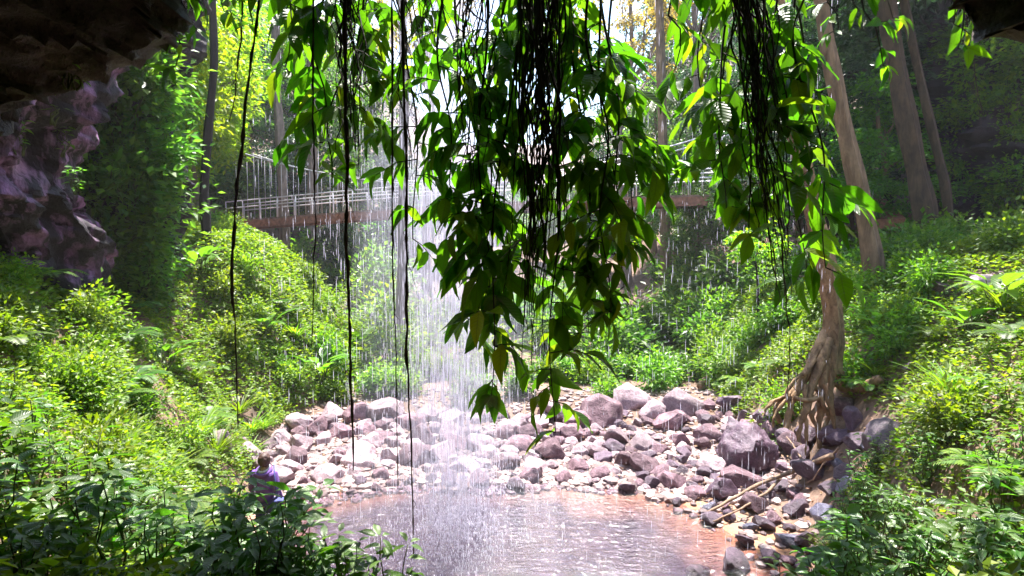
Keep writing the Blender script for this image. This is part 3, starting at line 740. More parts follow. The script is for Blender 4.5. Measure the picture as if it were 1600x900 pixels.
for pxs, dys, r0, r1 in [([(1290, 520), (1272, 560), (1250, 600), (1236, 630), (1230, 668)], [0, -.2, -.35, -.5, -.6], .1, .05),
                         ([(1286, 530), (1262, 590), (1240, 615), (1216, 630), (1206, 640), (1222, 660)], [0, -.1, -.2, -.3, -.35, -.4], .085, .035),
                         ([(1296, 540), (1286, 600), (1282, 640), (1278, 665), (1282, 700)], [-.1, -.35, -.5, -.6, -.65], .095, .035),
                         ([(1296, 530), (1270, 600), (1262, 640), (1250, 660), (1248, 690)], [-.15, -.4, -.6, -.65, -.7], .09, .035),
                         ([(1300, 540), (1300, 600), (1296, 650), (1280, 680)], [-.2, -.3, -.5, -.6], .085, .03),
                         ([(1300, 540), (1312, 590), (1325, 615), (1350, 622)], [0, .1, .2, .2], .09, .03),
                         ([(1270, 600), (1285, 620), (1268, 650), (1275, 672)], [-.4, -.5, -.6, -.65], .06, .03),
                         ([(1240, 620), (1262, 628), (1285, 618), (1292, 650)], [-.5, -.58, -.6, -.6], .05, .03),
                         ([(1305, 600), (1318, 612), (1340, 600), (1330, 570)], [-.2, -.2, -.1, .1], .05, .03),
                         ([(1255, 595), (1232, 618), (1205, 628), (1190, 650)], [-.3, -.3, -.35, -.4], .06, .02), ([(1260, 600), (1256, 640), (1262, 668), (1258, 712)], [-.45, -.6, -.7, -.75], .05, .02),
                         ([(1290, 600), (1296, 640), (1306, 668), (1300, 700)], [-.5, -.62, -.66, -.7], .05, .02), ([(1236, 618), (1214, 640), (1208, 668)], [-.45, -.5, -.55], .04, .02), ([(1274, 560), (1262, 580), (1244, 590), (1228, 615), (1240, 650)], [-.3, -.4, -.45, -.5, -.55], .05, .025)]:
    rb = MB(); root_path(pxs, dys, r0, r1, rb); rb.V = [v_ + np.array([[mnoise.noise(Vector(q_) * 9) for q_ in v_], [mnoise.noise(Vector(q_) * 9 + Vector((9, 3, 1))) for q_ in v_], [0] * len(v_)]).T * .035 for v_ in rb.V]; link('root', rb.mesh('root', M['bark_pale'], True, 60), fig)

hero_tree('leaning_tree', 'tall brown trunk leaning over the slope behind the fig tree', [(1275, -60, 0), (1290, 60, 0), (1308, 150, 0), (1330, 250, 0), (1352, 340, 0), (1364, 410, 0), (1370, 470, 0)], 15.0, .16, .25, M['bark_brown'], crown=(52, 1.5, 1.2, 18, 80, .22, 'mid_leaf', .45))
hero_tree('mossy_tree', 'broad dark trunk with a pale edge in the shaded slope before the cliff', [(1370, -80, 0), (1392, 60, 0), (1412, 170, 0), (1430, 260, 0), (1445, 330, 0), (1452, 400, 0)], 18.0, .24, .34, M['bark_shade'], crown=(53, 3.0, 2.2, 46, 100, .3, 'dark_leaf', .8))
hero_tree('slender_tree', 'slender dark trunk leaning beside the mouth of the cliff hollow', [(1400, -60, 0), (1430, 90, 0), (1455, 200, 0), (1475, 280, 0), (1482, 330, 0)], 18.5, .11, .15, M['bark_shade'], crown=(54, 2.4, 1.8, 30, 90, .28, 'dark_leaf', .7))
hero_tree('platform_tree', 'straight grey trunk rising through the footbridge on the far side', [(1030, -20, 0), (1034, 150, 0), (1038, 300, 0), (1042, 450, 0), (1044, 600, 0)], 31.0, .2, .3, M['bark_brown'], crown=(55, 3.2, 3.0, 34, 70, .22, 'yellow_leaf', .6))
hero_tree('bare_trunk_tree', 'thin purplish trunk seen through the hanging vines left of the falls', [(628, -20, 0), (632, 150, 0), (630, 320, 0), (627, 480, 0), (622, 625, 0)], 26.0, .16, .24, M['bark_grey'], crown=(56, 2.2, 2.0, 22, 70, .22, 'mid_leaf', .6))
hero_tree('bare_trunk_tree', 'pale grey trunk above the footbridge nearest the left bank', [(436, -40, 0), (428, 90, 0), (436, 190, 0), (442, 300, 0), (445, 380, 0)], 37.0, .2, .32, M['bark_grey'], crown=(57, 2.8, 2.5, 26, 70, .24, 'yellow_leaf', .6))
hero_tree('bare_trunk_tree', 'pinkish straight trunk above the footbridge deck behind the first hanging vines', [(482, -40, 0), (486, 120, 0), (488, 240, 0), (490, 400, 0)], 39.0, .24, .36, M['bark_grey'], crown=(58, 2.8, 2.5, 26, 70, .24, 'mid_leaf', .6))
hero_tree('slope_tree', 'thin dark trunk curving up through the lime foliage of the left slope', [(330, -40, 0), (335, 100, 0), (325, 200, 0), (318, 300, 0), (322, 360, 0)], 18.0, .09, .15, M['bark_dark'], crown=(59, 1.0, 1.0, 14, 80, .2, 'lime_leaf', .4))
hero_tree('hillside_sapling', 'small sapling standing in the ferns on the right slope', [(1180, 400, 0), (1184, 440, 0), (1185, 480, 0), (1184, 512, 0)], 19.0, .03, .05, M['bark_dark'], crown=(60, .9, .7, 14, 70, .16, 'lime_leaf', .35))
items = []
for t, px, y, key in trees:
    side = 'on the left slope' if px < 520 else ('on the right slope' if px > 1080 else 'across the gorge')
    dist = 'nearest' if y < 22 else ('middle' if y < 38 else ('far' if y < 50 else ('distant' if y < 62 else 'hindmost')))
    items.append((t, f'{dist} rank {side}', TREE_ADJ[key], px))
order_labels(items, "{o} {a} forest tree {f} in the {z}")

# ------------------------------------------------------------------ shrubs of the banks
def shrub_proto(seed, n, lsz, mat, h=.8, w=.6):
    r = np.random.default_rng(seed)
    nst = 16; mb = MB(); Ps, Ds = [], []
    for k in range(nst):
        a = r.uniform(0, 6.28); lean = r.uniform(.1, 1) * w
        tip = np.array([math.cos(a) * lean, math.sin(a) * lean, h * r.uniform(.6, 1.1) * (1 - .35 * (lean / w) ** 2)])
        path = wob((math.cos(a) * .05, math.sin(a) * .05, -.1), tip, 6, .05, r); mb.tube(path, np.linspace(.012, .004, 6), 4)
        m_ = n // nst; tpar = r.uniform(.35, 1.05, m_)[:, None]
        base = path[0] + (path[-1] - path[0]) * tpar
        off = r.normal(0, 1, (m_, 3)) * .13 * w / .6
        Ps.append(base + off); Ds.append(off * 3 + r.normal(0, .3, (m_, 3)) + np.array([math.cos(a), math.sin(a), -.1]) * .35)
    Pp, D = np.concatenate(Ps), np.concatenate(Ds); n = len(Pp)
    Nn = r.normal(0, .4, (n, 3)) + np.array([0, 0, 1]); sz = lsz * r.uniform(.6, 1.3, n)
    V, f = kite_leaves(Pp, D, Nn, sz, sz * .55)
    return mb.mesh('stem', M['stem']), mesh_np('foliage', V, f, mat)
shrub_p = {'lime': [shrub_proto(200 + k, 1100, .10, M['cover_leaf']) for k in range(3)], 'green': [shrub_proto(210 + k, 1000, .12, M['shrub_leaf']) for k in range(3)], 'dark': [shrub_proto(220 + k, 1000, .12, M['mid_leaf']) for k in range(2)]}
shrubs = []
def put_shrub(x, y, s, tone, z=None):
    q_ = proj((x, y, (hz(x, y) if z is None else z) + .95 * s))
    if 365 < q_[0] < 1320 and q_[1] < 372 and y < 38: return
    t = thing('bank_shrub', '', 'shrub', (x, y, (hz(x, y) if z is None else z) - .03), 'shrubs on the creek banks', random.uniform(0, 6.28))
    t.scale = (s, s, s * random.uniform(.75, 1.1)); a, b = random.choice(shrub_p[tone]); link('stem', a, t); link('foliage', b, t)
    shrubs.append((t, proj((x, y, t.location.z + .4 * s))[0], y, x, tone))
k = 0
while k < 110:                                          # left bank
    y = random.uniform(5.5, 27) if k > 40 else random.uniform(5.5, 12); dl = random.uniform(.6, 8.5); x = float(np.interp(y, YL, XL)) - dl
    if not in_view((x, y, hz(x, y) + .4), 20): continue
    if float(vnoise(np.array(x * .5 + 40), np.array(y * .5))) < .33: continue
    put_shrub(x, y, random.uniform(.4, .85) * (1 if y < 14 else 1.4), random.choice(['lime', 'lime', 'green']) if x > -9 or y > 16 else random.choice(['green', 'dark'])); k += 1
k = 0
while k < 95:                                          # right bank
    y = random.uniform(6.5, 26); dr = random.uniform(.7, 8); x = float(np.interp(y, YR, XR)) + dr
    if not in_view((x, y, hz(x, y) + .4), 20): continue
    if y < 13 and dr < 1.6 and y > 9.5: continue
    put_shrub(x, y, random.uniform(.5, 1.05) * (1 if y < 14 else 1.5), random.choice(['lime', 'green', 'green']) if x < 10 else random.choice(['green', 'dark', 'dark'])); k += 1
k = 0
while k < 85:                                          # dense understorey behind the rock bar and below the bridge
    y = random.uniform(17.4, 21.5) if k < 32 else random.uniform(21, 38); x = random.uniform(-6 if y < 22 else -9, 6 if y < 22 else 10)
    if y < 22 and -3 < x < 1 and random.random() < .5: continue
    put_shrub(x, y, random.uniform(.8, 1.3) if y < 22 else random.uniform(1.6, 3.0), 'dark' if x > -1 and random.random() < .7 else random.choice(['green', 'lime'])); k += 1
for k in range(45): put_shrub(random.uniform(-12, 17), random.uniform(47, 74), random.uniform(2.8, 4.2), random.choice(['dark', 'green']))
for k in range(34): put_shrub(random.uniform(-24, -7), random.uniform(38.5, 46), random.uniform(2.2, 3.6), random.choice(['dark', 'green']))
rock_mass('rock_outcrop', [(-60, 262), (40, 250), (120, 235), (200, 240), (280, 246), (340, 240), (400, 235), (450, 225), (500, 215)], 14.0, ry=2.4, depth_x=4.5, mat=M['cliff'],
          label='dark rock face hung with leafy shrubs between the purple buttress and the lime trees', cat='rock', amp=.5, sc=.6, seed=15)
me_ = bpy.data.objects['rock_outcrop'].data
from mathutils.bvhtree import BVHTree
face_bvh = BVHTree.FromPolygons([v.co.copy() for v in me_.vertices], [tuple(p.vertices) for p in me_.polygons])
for px, py, s in [(150, 230, 2.0), (180, 300, 2.0), (205, 215, 1.9), (150, 370, 1.7), (200, 370, 1.8), (228, 300, 1.8), (165, 440, 1.4), (225, 410, 1.5), (130, 420, 1.3), (190, 150, 1.9), (225, 130, 1.8), (232, 240, 1.6), (210, 60, 1.8), (165, 90, 1.8), (225, 460, 1.3), (185, 260, 1.5), (175, 190, 1.5), (140, 300, 1.5)]:
    hit = face_bvh.ray_cast(CAM, ray(px, py).normalized())[0]
    if hit is not None: put_shrub(hit.x, hit.y + .15, s, 'dark', hit.z - .3 * s)

me_ = bpy.data.objects['rock_cliff'].data
cliff_bvh = BVHTree.FromPolygons([v.co.copy() for v in me_.vertices], [tuple(p.vertices) for p in me_.polygons])
for px, py, s in [(1500, 60, 1.8), (1530, 110, 1.6), (1560, 60, 2.0), (1590, 130, 1.8), (1505, 170, 1.5), (1580, 210, 1.6), (1520, 300, 1.4), (1570, 310, 1.6), (1600, 270, 1.5), (1620, 70, 2.0), (1545, 170, 1.2), (1500, 250, 1.3)]:
    hit = cliff_bvh.ray_cast(CAM, ray(px, py).normalized())[0]
    if hit is not None: put_shrub(hit.x, hit.y + .15, s, 'green' if py % 20 else 'dark', hit.z - .3 * s)
items = []
for t, px, y, x, tone in shrubs:
    side = 'left bank' if px < 640 and y < 20.5 else ('right bank' if px > 1000 and y < 20.5 else 'gorge floor')
    row = 'near' if y < 10 else ('lower' if y < 12.5 else ('middle' if y < 15 else ('upper' if y < 18 else ('top' if y < 23 else ('distant' if y < 30 else ('far' if y < 39 else ('farthest' if y < 43 else ('bridge-side' if y < 50 else ('hill foot' if y < 60 else 'hilltop')))))))))
    items.append((t, f'on the {row} part of the {side}', {'lime': 'lime', 'green': 'fresh green', 'dark': 'dark green'}[tone], px))
order_labels(items, "{o} {a} shrub {f} {z}")

SOIL = [ground_at(px, py, 6) for px, py in [(165, 450), (190, 500), (215, 530), (245, 400), (1180, 520), (1195, 500)]]
def soil(x, y): return np.any([(x - p.x) ** 2 + (y - p.y) ** 2 < (.35 + .25 * vnoise(x * 4, y * 4)) ** 2 for p in SOIL], axis=0)
# ground cover: one mat of small leaves per bank
def cover(side, n, name, label):
    r = np.random.default_rng(5 if side < 0 else 6)
    y = np.where(r.uniform(0, 1, n) < .06, r.uniform(1.2, 4.5, n), r.uniform(4.5, 26, n)); d = r.uniform(0, 1, n) ** 1.1 * 9
    x = np.interp(y, YL, XL) - d if side < 0 else np.interp(y, YR, XR) + d
    k = d > .25
    mask = vnoise(x * .55 + 11, y * .55 + 4) * .7 + vnoise(x * 2 + 1, y * 2) * .3
    k &= (mask > np.where(d < 1, .36, .27)) | ((y < 11) & (mask > .15))
    if side > 0: k &= ~((y > 9.3) & (y < 13.2) & (d < 1.7))
    k &= ~((y < 6) & (np.abs(x) < 1.5))
    k &= ~soil(x, y)
    x, y, d = x[k], y[k], d[k]; n = len(x)
    m_ = 5
    X = np.repeat(x, m_) + r.normal(0, .07, n * m_); Y = np.repeat(y, m_) + r.normal(0, .07, n * m_)
    hh = np.repeat(r.uniform(.02, .32, n) * (.5 + vnoise(x * 1.5, y * 1.5)), m_)
    Z = height(X, Y) + hh + r.uniform(-.03, .03, n * m_)
    D = r.normal(0, 1, (n * m_, 3)) * np.array([1, 1, .35]); Nn = r.normal(0, .45, (n * m_, 3)) + np.array([0, 0, 1])
    sz = r.uniform(.06, .12, n * m_) * np.interp(Y, [6, 16, 25], [.85, 1.15, 1.7])
    V, f = kite_leaves(np.stack([X, Y, Z], 1), D, Nn, sz, sz * .62)
    link(name, mesh_np(name, V, f, M['cover_leaf']), kind='stuff', label=label, cat='ground cover')
cover(-1, 34000, 'ground_cover', 'low lime green creepers covering the sunny left bank')
cover(1, 28000, 'ground_cover', 'low green creepers covering the sunny right bank')

# ferns and grass tufts among the creepers
def fern_proto(seed, nf, L0, mat):
    r = np.random.default_rng(seed); mb = MB(); Ps, Ds, Ns, Ls = [], [], [], []
    for k in range(nf):
        a = k * 2.4 + r.uniform(-.3, .3); L_ = L0 * r.uniform(.7, 1.2); up_ = r.uniform(.6, 1.1)
        t = np.linspace(0, 1, 14); rr = t * L_; zz = up_ * L_ * (t * 1.1 - t ** 2 * .95)
        path = np.stack([np.cos(a) * rr, np.sin(a) * rr, zz], 1); mb.tube(path, np.linspace(.008, .002, 14), 4)
        tn = np.gradient(path, axis=0); tn /= np.linalg.norm(tn, axis=1)[:, None]; sd = np.array([-math.sin(a), math.cos(a), 0])
        for i in range(2, 14):
            for u in (0, .5):
                p = path[i] if u == 0 or i == 13 else (path[i] + path[i + 1]) / 2
                for sg in (1, -1): Ps.append(p); Ds.append(sd * sg + tn[i] * .45 + np.array([0, 0, -.12])); Ns.append(np.cross(tn[i], sd)); Ls.append(L_ * .26 * math.sin(math.pi * (i / 14) ** .8) + .015)
    Ls = np.array(Ls); V, f = kite_leaves(np.array(Ps), np.array(Ds), np.array(Ns), Ls, Ls * .24, .1)
    return mb.mesh('stem', M['stem'], True), mesh_np('fronds', V, f, mat)
def grass_proto(seed, n, L0, mat):
    r = np.random.default_rng(seed); a = r.uniform(0, 6.28, n); P_ = np.stack([np.cos(a), np.sin(a), a * 0], 1) * r.uniform(0, .06, (n, 1))
    D = np.stack([np.cos(a) * .6, np.sin(a) * .6, r.uniform(.6, 1.6, n)], 1); Nn = np.stack([-np.cos(a), -np.sin(a), a * 0 + .8], 1); L_ = L0 * r.uniform(.5, 1.2, n)
    V, q, uv = full_leaves(P_, D, Nn, L_, L_ * .05, .55, .1); return mesh_np('grass_tuft', V, q, mat, True, uv)
fern_p = [fern_proto(600 + k, 9 + k, .55, [M['cover_leaf'], M['shrub_leaf'], M['mid_leaf']][k]) for k in range(3)]; grass_p = [grass_proto(620 + k, 60, .5, M['cover_leaf']) for k in range(2)]
extra = []; tries = 0
while len(extra) < 110 and tries < 5000:
    tries += 1
    y = random.uniform(5.5, 19); d = random.uniform(.3, 6); L_side = random.random() < .5
    x = float(np.interp(y, YL, XL)) - d if L_side else float(np.interp(y, YR, XR)) + d
    if not in_view((x, y, hz(x, y) + .3), 10): continue
    if not L_side and 9 < y < 13 and d < 1.5: continue
    px = proj((x, y, hz(x, y)))[0]; row = 'near' if y < 9 else ('lower' if y < 12.5 else ('middle' if y < 15.5 else 'upper')); zone = f"on the {row} {'left' if L_side else 'right'} bank"
    if len(extra) % 3:
        t = thing('fern', '', 'fern', (x, y, hz(x, y) + .12), 'ferns among the creepers of both banks', random.uniform(0, 6.28)); sz = random.uniform(.55, 1.15); t.scale = (sz, sz, sz)
        a, b = random.choice(fern_p); link('stem', a, t); link('fronds', b, t); extra.append((t, zone, 'arching fern', px))
    else:
        t = link('grass_tuft', random.choice(grass_p), None, (x, y, hz(x, y)), 'x', 'grass', 'grass tufts among the creepers of both banks'); sz = random.uniform(.8, 1.5); t.scale = (sz, sz, sz); extra.append((t, zone, 'long-bladed grass tuft', px))
order_labels(extra, "{o} {a} {f} {z}")
# dead leaves and bits of wood between the stones
r = np.random.default_rng(31); n = 3800; y = r.uniform(8, 17, n); x = r.uniform(-5.5, 7.5, n); k = (shore(x, y) > .1) & ((x > 2) | (r.uniform(0, 1, n) < .35)); x, y = x[k], y[k]; n = len(x)
D = r.normal(0, 1, (n, 3)) * np.array([1, 1, .2]); sz = r.uniform(.04, .13, n); wd = sz * np.where(r.uniform(0, 1, n) < .3, .12, .45)
V, f = kite_leaves(np.stack([x, y, height(x, y) + r.uniform(.03, .12, n)], 1), D, r.normal(0, .35, (n, 3)) + np.array([0, 0, 1]), sz, wd, .2)
M['litter'] = leaf_mat('dead_leaf', [(.07, .035, .02), (.2, .1, .05), (.3, .2, .11)], .15, (1.5, 1.3, 1), .7)
link('leaf_litter', mesh_np('leaf_litter', V, f, M['litter']), kind='stuff', label='brown dead leaves and twigs between the stones', cat='leaf litter')

# ------------------------------------------------------------------ large-leaved plants near the camera
def front_proto(seed, nst, h, lmin, lmax, mat, per=11, wide=.42):
    r = np.random.default_rng(seed); mb = MB(); Ps, Ds, Ns, Ls = [], [], [], []
    for k in range(nst):
        a = r.uniform(0, 6.28); lean = r.uniform(.05, .5)
        tip = np.array([math.cos(a) * lean * h, math.sin(a) * lean * h, h * r.uniform(.65, 1.1)])
        path = wob((math.cos(a) * .04, math.sin(a) * .04, -.15), tip, 8, .06, r); mb.tube(path, np.linspace(.011, .004, 8), 5)
        for j in range(per):
            t = r.uniform(.35, 1.0) if j > 3 else 1.0
            b = path[0] + (path[-1] - path[0]) * t; i0 = min(7, int(t * 7)); b = path[i0]
            g = j * 2.4 + r.uniform(-.4, .4); d = np.array([math.cos(g), math.sin(g), r.uniform(-.25, .4)])
            b2 = b + d * .03; Ps.append(b2); Ds.append(d); Ns.append(np.array([0, 0, 1]) + r.normal(0, .28, 3)); Ls.append(r.uniform(lmin, lmax))
    Ls = np.array(Ls); V, q, uv = full_leaves(np.array(Ps), np.array(Ds), np.array(Ns), Ls, Ls * wide * r.uniform(.85, 1.1, len(Ls)), r.uniform(.1, .4, len(Ls)))
    return mb.mesh('stem', M['stem'], True), mesh_np('foliage', V, q, mat, True, uv)
front_p = [front_proto(400 + k, 7 + k % 3, .75, .11, .2, M['front_leaf']) for k in range(5)]
small_p = [front_proto(420 + k, 9, .6, .07, .13, M['front_leaf'], 12) for k in range(4)]
fronts = []
def put_front(p, s, pool, zone):
    t = thing('leafy_shrub', '', 'shrub', (p[0], p[1], p[2]), 'large leaved shrubs near the camera', random.uniform(0, 6.28))
    t.scale = (s, s, s * random.uniform(.85, 1.15)); t.rotation_euler = (random.uniform(-.15, .15), random.uniform(-.15, .15), random.uniform(0, 6.28))
    a, b = random.choice(pool); link('stem', a, t); link('foliage', b, t)
    fronts.append((t, proj((p[0], p[1], p[2] + .5 * s))[0], zone))
# tops of the shrubs in the photo (px, py of the top), depth, size
def front_row(lst, Y, s, pool, zone):
    for px, py in lst:
        d = Y * random.uniform(.95, 1.06); p = at(px, py, d); hgt = .78 * s
        z = min(p.z - hgt, hz(p.x, p.y) + .35)
        put_front((p.x, p.y, max(z, hz(p.x, p.y) - .25)), s, pool, zone)
front_row([(-30, 590), (40, 610), (110, 625), (180, 650), (250, 660), (320, 690), (365, 720)], 5.6, 1.0, small_p, 'in the back row at the left')
front_row([(-20, 650), (60, 660), (130, 675), (200, 700), (270, 715), (335, 740), (395, 775), (430, 800)], 4.5, .95, front_p, 'in the middle row at the left')
front_row([(0, 720), (80, 735), (160, 760), (240, 775), (310, 780), (380, 800), (440, 815)], 3.7, .85, front_p, 'in the front row at the left')
front_row([(500, 838), (550, 850), (470, 848), (605, 872), (410, 850), (330, 850), (425, 800), (455, 815)], 3.2, .6, front_p, 'overhanging the pool corner')
front_row([(-60, 840), (-10, 800), (20, 860), (60, 830), (-90, 780)], 3.0, .7, front_p, 'at the left edge of the dark corner')
front_row([(90, 872), (160, 880)], 2.6, .4, front_p, 'in the dark bottom corner')
front_row([(1330, 640), (1375, 615), (1420, 600), (1330, 700), (1390, 680), (1450, 650), (1510, 620), (1570, 590), (1620, 560)], 7.2, .95, small_p, 'in the back row at the right')
front_row([(1345, 640), (1335, 690), (1350, 740), (1322, 770), (1365, 665)], 8.6, .85, small_p, 'at the edge of the dark rocks')
front_row([(1340, 740), (1400, 720), (1460, 690), (1520, 670), (1580, 650), (1630, 640), (1310, 790)], 5.8, .95, small_p, 'in the middle row at the right')
front_row([(1290, 850), (1340, 810), (1400, 780), (1460, 760), (1520, 740), (1590, 725)], 4.4, .8, front_p, 'in the front row at the right')
front_row([(1240, 872), (1300, 868), (1370, 845), (1450, 830), (1530, 815), (1600, 810)], 3.5, .6, front_p, 'nearest the bottom corner at the right')
items = [(t, zone, '', px) for t, px, zone in fronts]
order_labels(items, "{o} large leaved shrub {f} {z}")

# broad-leaved plants (upright fans of long leaves)
def broad_proto(seed, n, L0, mat, rise=.9):
    r = np.random.default_rng(seed); mb = MB(); Ps, Ds, Ns = [], [], []
    for k in range(n):
        a = k * 2.399 + r.uniform(-.3, .3); out_ = r.uniform(.15, .6)
        tip = np.array([math.cos(a) * out_, math.sin(a) * out_, rise]) * r.uniform(.5, 1.0) * .6
        mb.tube(wob((0, 0, -.1), tip, 5, .03, r), np.linspace(.016, .008, 5), 5)
        Ps.append(tip); Ds.append(np.array([math.cos(a), math.sin(a), r.uniform(.2, 1.2)])); Ns.append(np.array([-math.cos(a) * .8, -math.sin(a) * .8, 1]))
    L_ = L0 * r.uniform(.7, 1.15, n); V, q, uv = full_leaves(np.array(Ps), np.array(Ds), np.array(Ns), L_, L_ * .38, .45, .12)
    return mb.mesh('stem', M['stem'], True), mesh_np('foliage', V, q, mat, True, uv)
broad_p = [broad_proto(500 + k, 9 + 2 * k, .55, M['broad_leaf']) for k in range(3)]
for (px, py, Y, s, lab) in [(1562, 478, 8.6, 1.0, 'tall bright broad-leaved plant beside the pale rocks at the right edge'), (1510, 520, 9.0, .75, 'smaller pale broad-leaved plant on the right bank below the tall one'),
                            (312, 425, 16, 1.3, 'broad-leaved plant sprouting under the lime trees on the left slope'), (258, 570, 11.5, .9, 'broad-leaved plant with upright leaves in the middle of the left bank'),
                            (498, 590, 19.5, 1.6, 'broad-leaved plant on the left bank between the thin and thick hanging vines'), (412, 520, 17, 1.1, 'broad-leaved plant beside the rope-like vine on the left bank'),
                            (1375, 520, 13.5, 1.0, 'broad-leaved plant beside the base of the leaning brown trunk'), (1120, 430, 25, 2.0, 'large pale broad-leaved plant below the footbridge'), (560, 545, 22, 1.8, 'broad-leaved plant behind the thick hanging vine')]:
    p = ground_at(px, py + 12, 6)
    z = hz(p.x, p.y); s *= p.y / Y
    t = thing('broadleaf_plant', lab, 'plant', (p.x, p.y, z), None, random.uniform(0, 6)); t.scale = (s, s, s)
    a, b = random.choice(broad_p); link('stem', a, t); link('foliage', b, t)

# ------------------------------------------------------------------ hanging lianas with leaves
def liana(px0, px1, py1, Y, dens=1.0, lmin=.17, lmax=.29, tw=(.13, .45), start=0.0, py0=-125):
    p0 = np.array(at(px0, py0, Y)[:]); p1 = np.array(at(px1, py1 - 22, Y + random.uniform(-.15, .15))[:])
    r = rng; n = max(8, int(np.linalg.norm(p1 - p0) / .12)); path = wob(p0, p1, n, .07, r)
    root = thing('leafy_liana', '', 'liana', tuple(p0), 'leafy lianas hanging from the cave lip')
    lmax *= random.uniform(.9, 1.2)
    mb = MB(); mb.tube(path - p0, np.linspace(.013, .004, n), 5)
    Ps, Ds, Ns, Ls = [], [], [], []
    L = np.linalg.norm(p1 - p0); nt = max(3, int(L / .085 * dens))
    for k in range(nt):
        t = start + (1 - start) * ((k + r.uniform(0, 1)) / nt) ** .52
        if k == nt - 1: t = 1
        b = path[min(n - 1, int(t * (n - 1)))]
        a = r.uniform(0, 6.28); tl = r.uniform(*tw) * (1.0 if t < .85 else .55)
        e = b + np.array([math.cos(a), math.sin(a) * .75, r.uniform(-.75, .15)]) * tl
        mid = (b + e) / 2 + np.array([0, 0, .1 * tl]); tp = np.array([b, mid, e])
        mb.tube(tp - p0, [.005, .004, .0025], 4)
        nl = max(2, int(tl / .075)) + 2
        dir_ = (e - b) / (np.linalg.norm(e - b) + 1e-6); sd = np.cross(dir_, [0, 0, 1]); sd /= np.linalg.norm(sd) + 1e-6
        for j in range(nl):
            u = .25 + .75 * j / (nl - 1); q = (b + (mid - b) * min(1, u * 2)) if u < .5 else mid + (e - mid) * (u - .5) * 2
            sg = 1 if j % 2 else -1
            d = dir_ * .55 + (sd * sg * .7 if j < nl - 1 else 0) + np.array([0, 0, -r.uniform(.1, .95)]) + r.normal(0, .22, 3)
            Ps.append(q - p0); Ds.append(d); Ns.append(np.array([0, 0, 1]) + dir_ * .4 + r.normal(0, .35, 3)); Ls.append(lmin * .75 + (lmax * 1.1 - lmin * .75) * r.beta(2.2, 1.6))
    Ls = np.array(Ls); V, q, uv = full_leaves(np.array(Ps), np.array(Ds), np.array(Ns), Ls, Ls * .38 * r.uniform(.78, 1.2, len(Ls)), r.uniform(-.05, .5, len(Ls)), .2, .08)
    link('stem', mb.mesh('stem', M['vine'], True), root)
    link('foliage', mesh_np('foliage', V, q, M['hang_leaf'], True, uv), root)
    return root
lianas = []
SPEC = [(450, 445, 130), (455, 490, 190), (500, 505, 245), (525, 520, 300), (560, 560, 280), (640, 645, 395), (690, 702, 310), (895, 905, 340), 
        (715, 728, 455), (750, 765, 470), (790, 800, 500), (800, 735, 520), (790, 735, 545), (810, 768, 640), (850, 868, 698), 
        (890, 920, 540), (915, 955, 510), (930, 970, 400), (935, 975, 470), (945, 992, 380), 
        (1065, 1055, 130), (1100, 1098, 190), (1128, 1135, 350), (1140, 1150, 300), (1160, 1170, 390), (1190, 1195, 330), (1210, 1225, 300), (1225, 1262, 455), (1240, 1290, 440), (1250, 1255, 200)]
for a, b, c in SPEC:
    y = random.uniform(4.55, 5.15); side = b > 1040
    lianas.append((liana(a, b, c, y, .34 if b < 650 else (.46 if not side else .38), .17, .29), b, 'in the right-hand curtain' if side else ('in the left part of the central curtain' if b < 700 else ('in the middle of the central curtain' if b < 860 else 'in the right part of the central curtain')), 'long' if c > 420 else ('half-length' if c > 250 else 'short')))
for k in range(5):                                     # short dense growth at the top
    b = 470 + k * 105; lianas.append((liana(b, b + random.uniform(-15, 15), random.uniform(70, 230), random.uniform(4.6, 5.3), .6, .16, .26), b, 'along the top of the central curtain', 'short'))
for a, b, c, y in [(235, 245, 60, 4.6), (270, 275, 125, 4.5), (300, 290, 60, 4.6), (345, 350, 40, 4.8), (400, 395, 60, 4.8)]:
    lianas.append((liana(a, b, c, y, .6, .1, .17, (.08, .25)), b, 'beside the roof rock at the upper left', 'thin'))
for a, b, c, y in [(1300, 1310, 70, 5), (1345, 1380, 125, 4.7), (1400, 1395, 50, 5), (1470, 1490, 60, 4.7), (1330, 1335, 30, 4.8), (1520, 1500, 90, 4.8)]:
    lianas.append((liana(a, b, c, y, .5, .1, .18, (.08, .25), .3), b, 'beside the roof rock at the upper right', 'thin'))
order_labels([(o, z, ad, px) for o, px, z, ad in lianas], "{o} {a} leafy liana {f} {z}")

def strand_bundle(label, px0, px1, py1, w0, w1, n, Y, rr=(.003, .009), py0=-75):
    p0 = np.array(at((px0), py0, Y)[:]); root = thing('aerial_root_bundle', label, 'aerial roots', tuple(p0), 'tangled aerial roots hanging in the leaves')
    mb = MB(); s = Y / F
    for k in range(n):
        a = rng.normal(0, w0 / 2.4); f = random.uniform(.35, 1.0) if k > 3 else 1
        b = rng.normal(0, (w0 * (1 - f) + w1 * f) / 2.4)
        top = np.array(at(px0 + a, py0, Y + rng.normal(0, .06))[:])
        bot = np.array(at(px0 + (px1 - px0) * f + b, py0 + (py1 - py0) * f, Y + rng.normal(0, .06))[:])
        m_ = 26; P_ = wob(top, bot, m_, .05, rng); P_ += np.cumsum(rng.normal(0, .017, (m_, 3)), 0) * np.linspace(0, 1, m_)[:, None] * .6
        r0 = random.uniform(*rr); mb.tube(P_ - p0, np.linspace(r0, r0 * .4, m_), 4)
        if k % 2 == 0:
            for _ in range(3):                       # side rootlets
                i = random.randrange(3, m_ - 3); e = P_[i] + np.array([rng.normal(0, .09), rng.normal(0, .05), -random.uniform(.08, .3)])
                mb.tube(wob(P_[i], e, 5, .03, rng) - p0, [.003, .0028, .0025, .002, .0015], 3)
    link('root_strands', mb.mesh('root_strands', M['vine'], True), root)
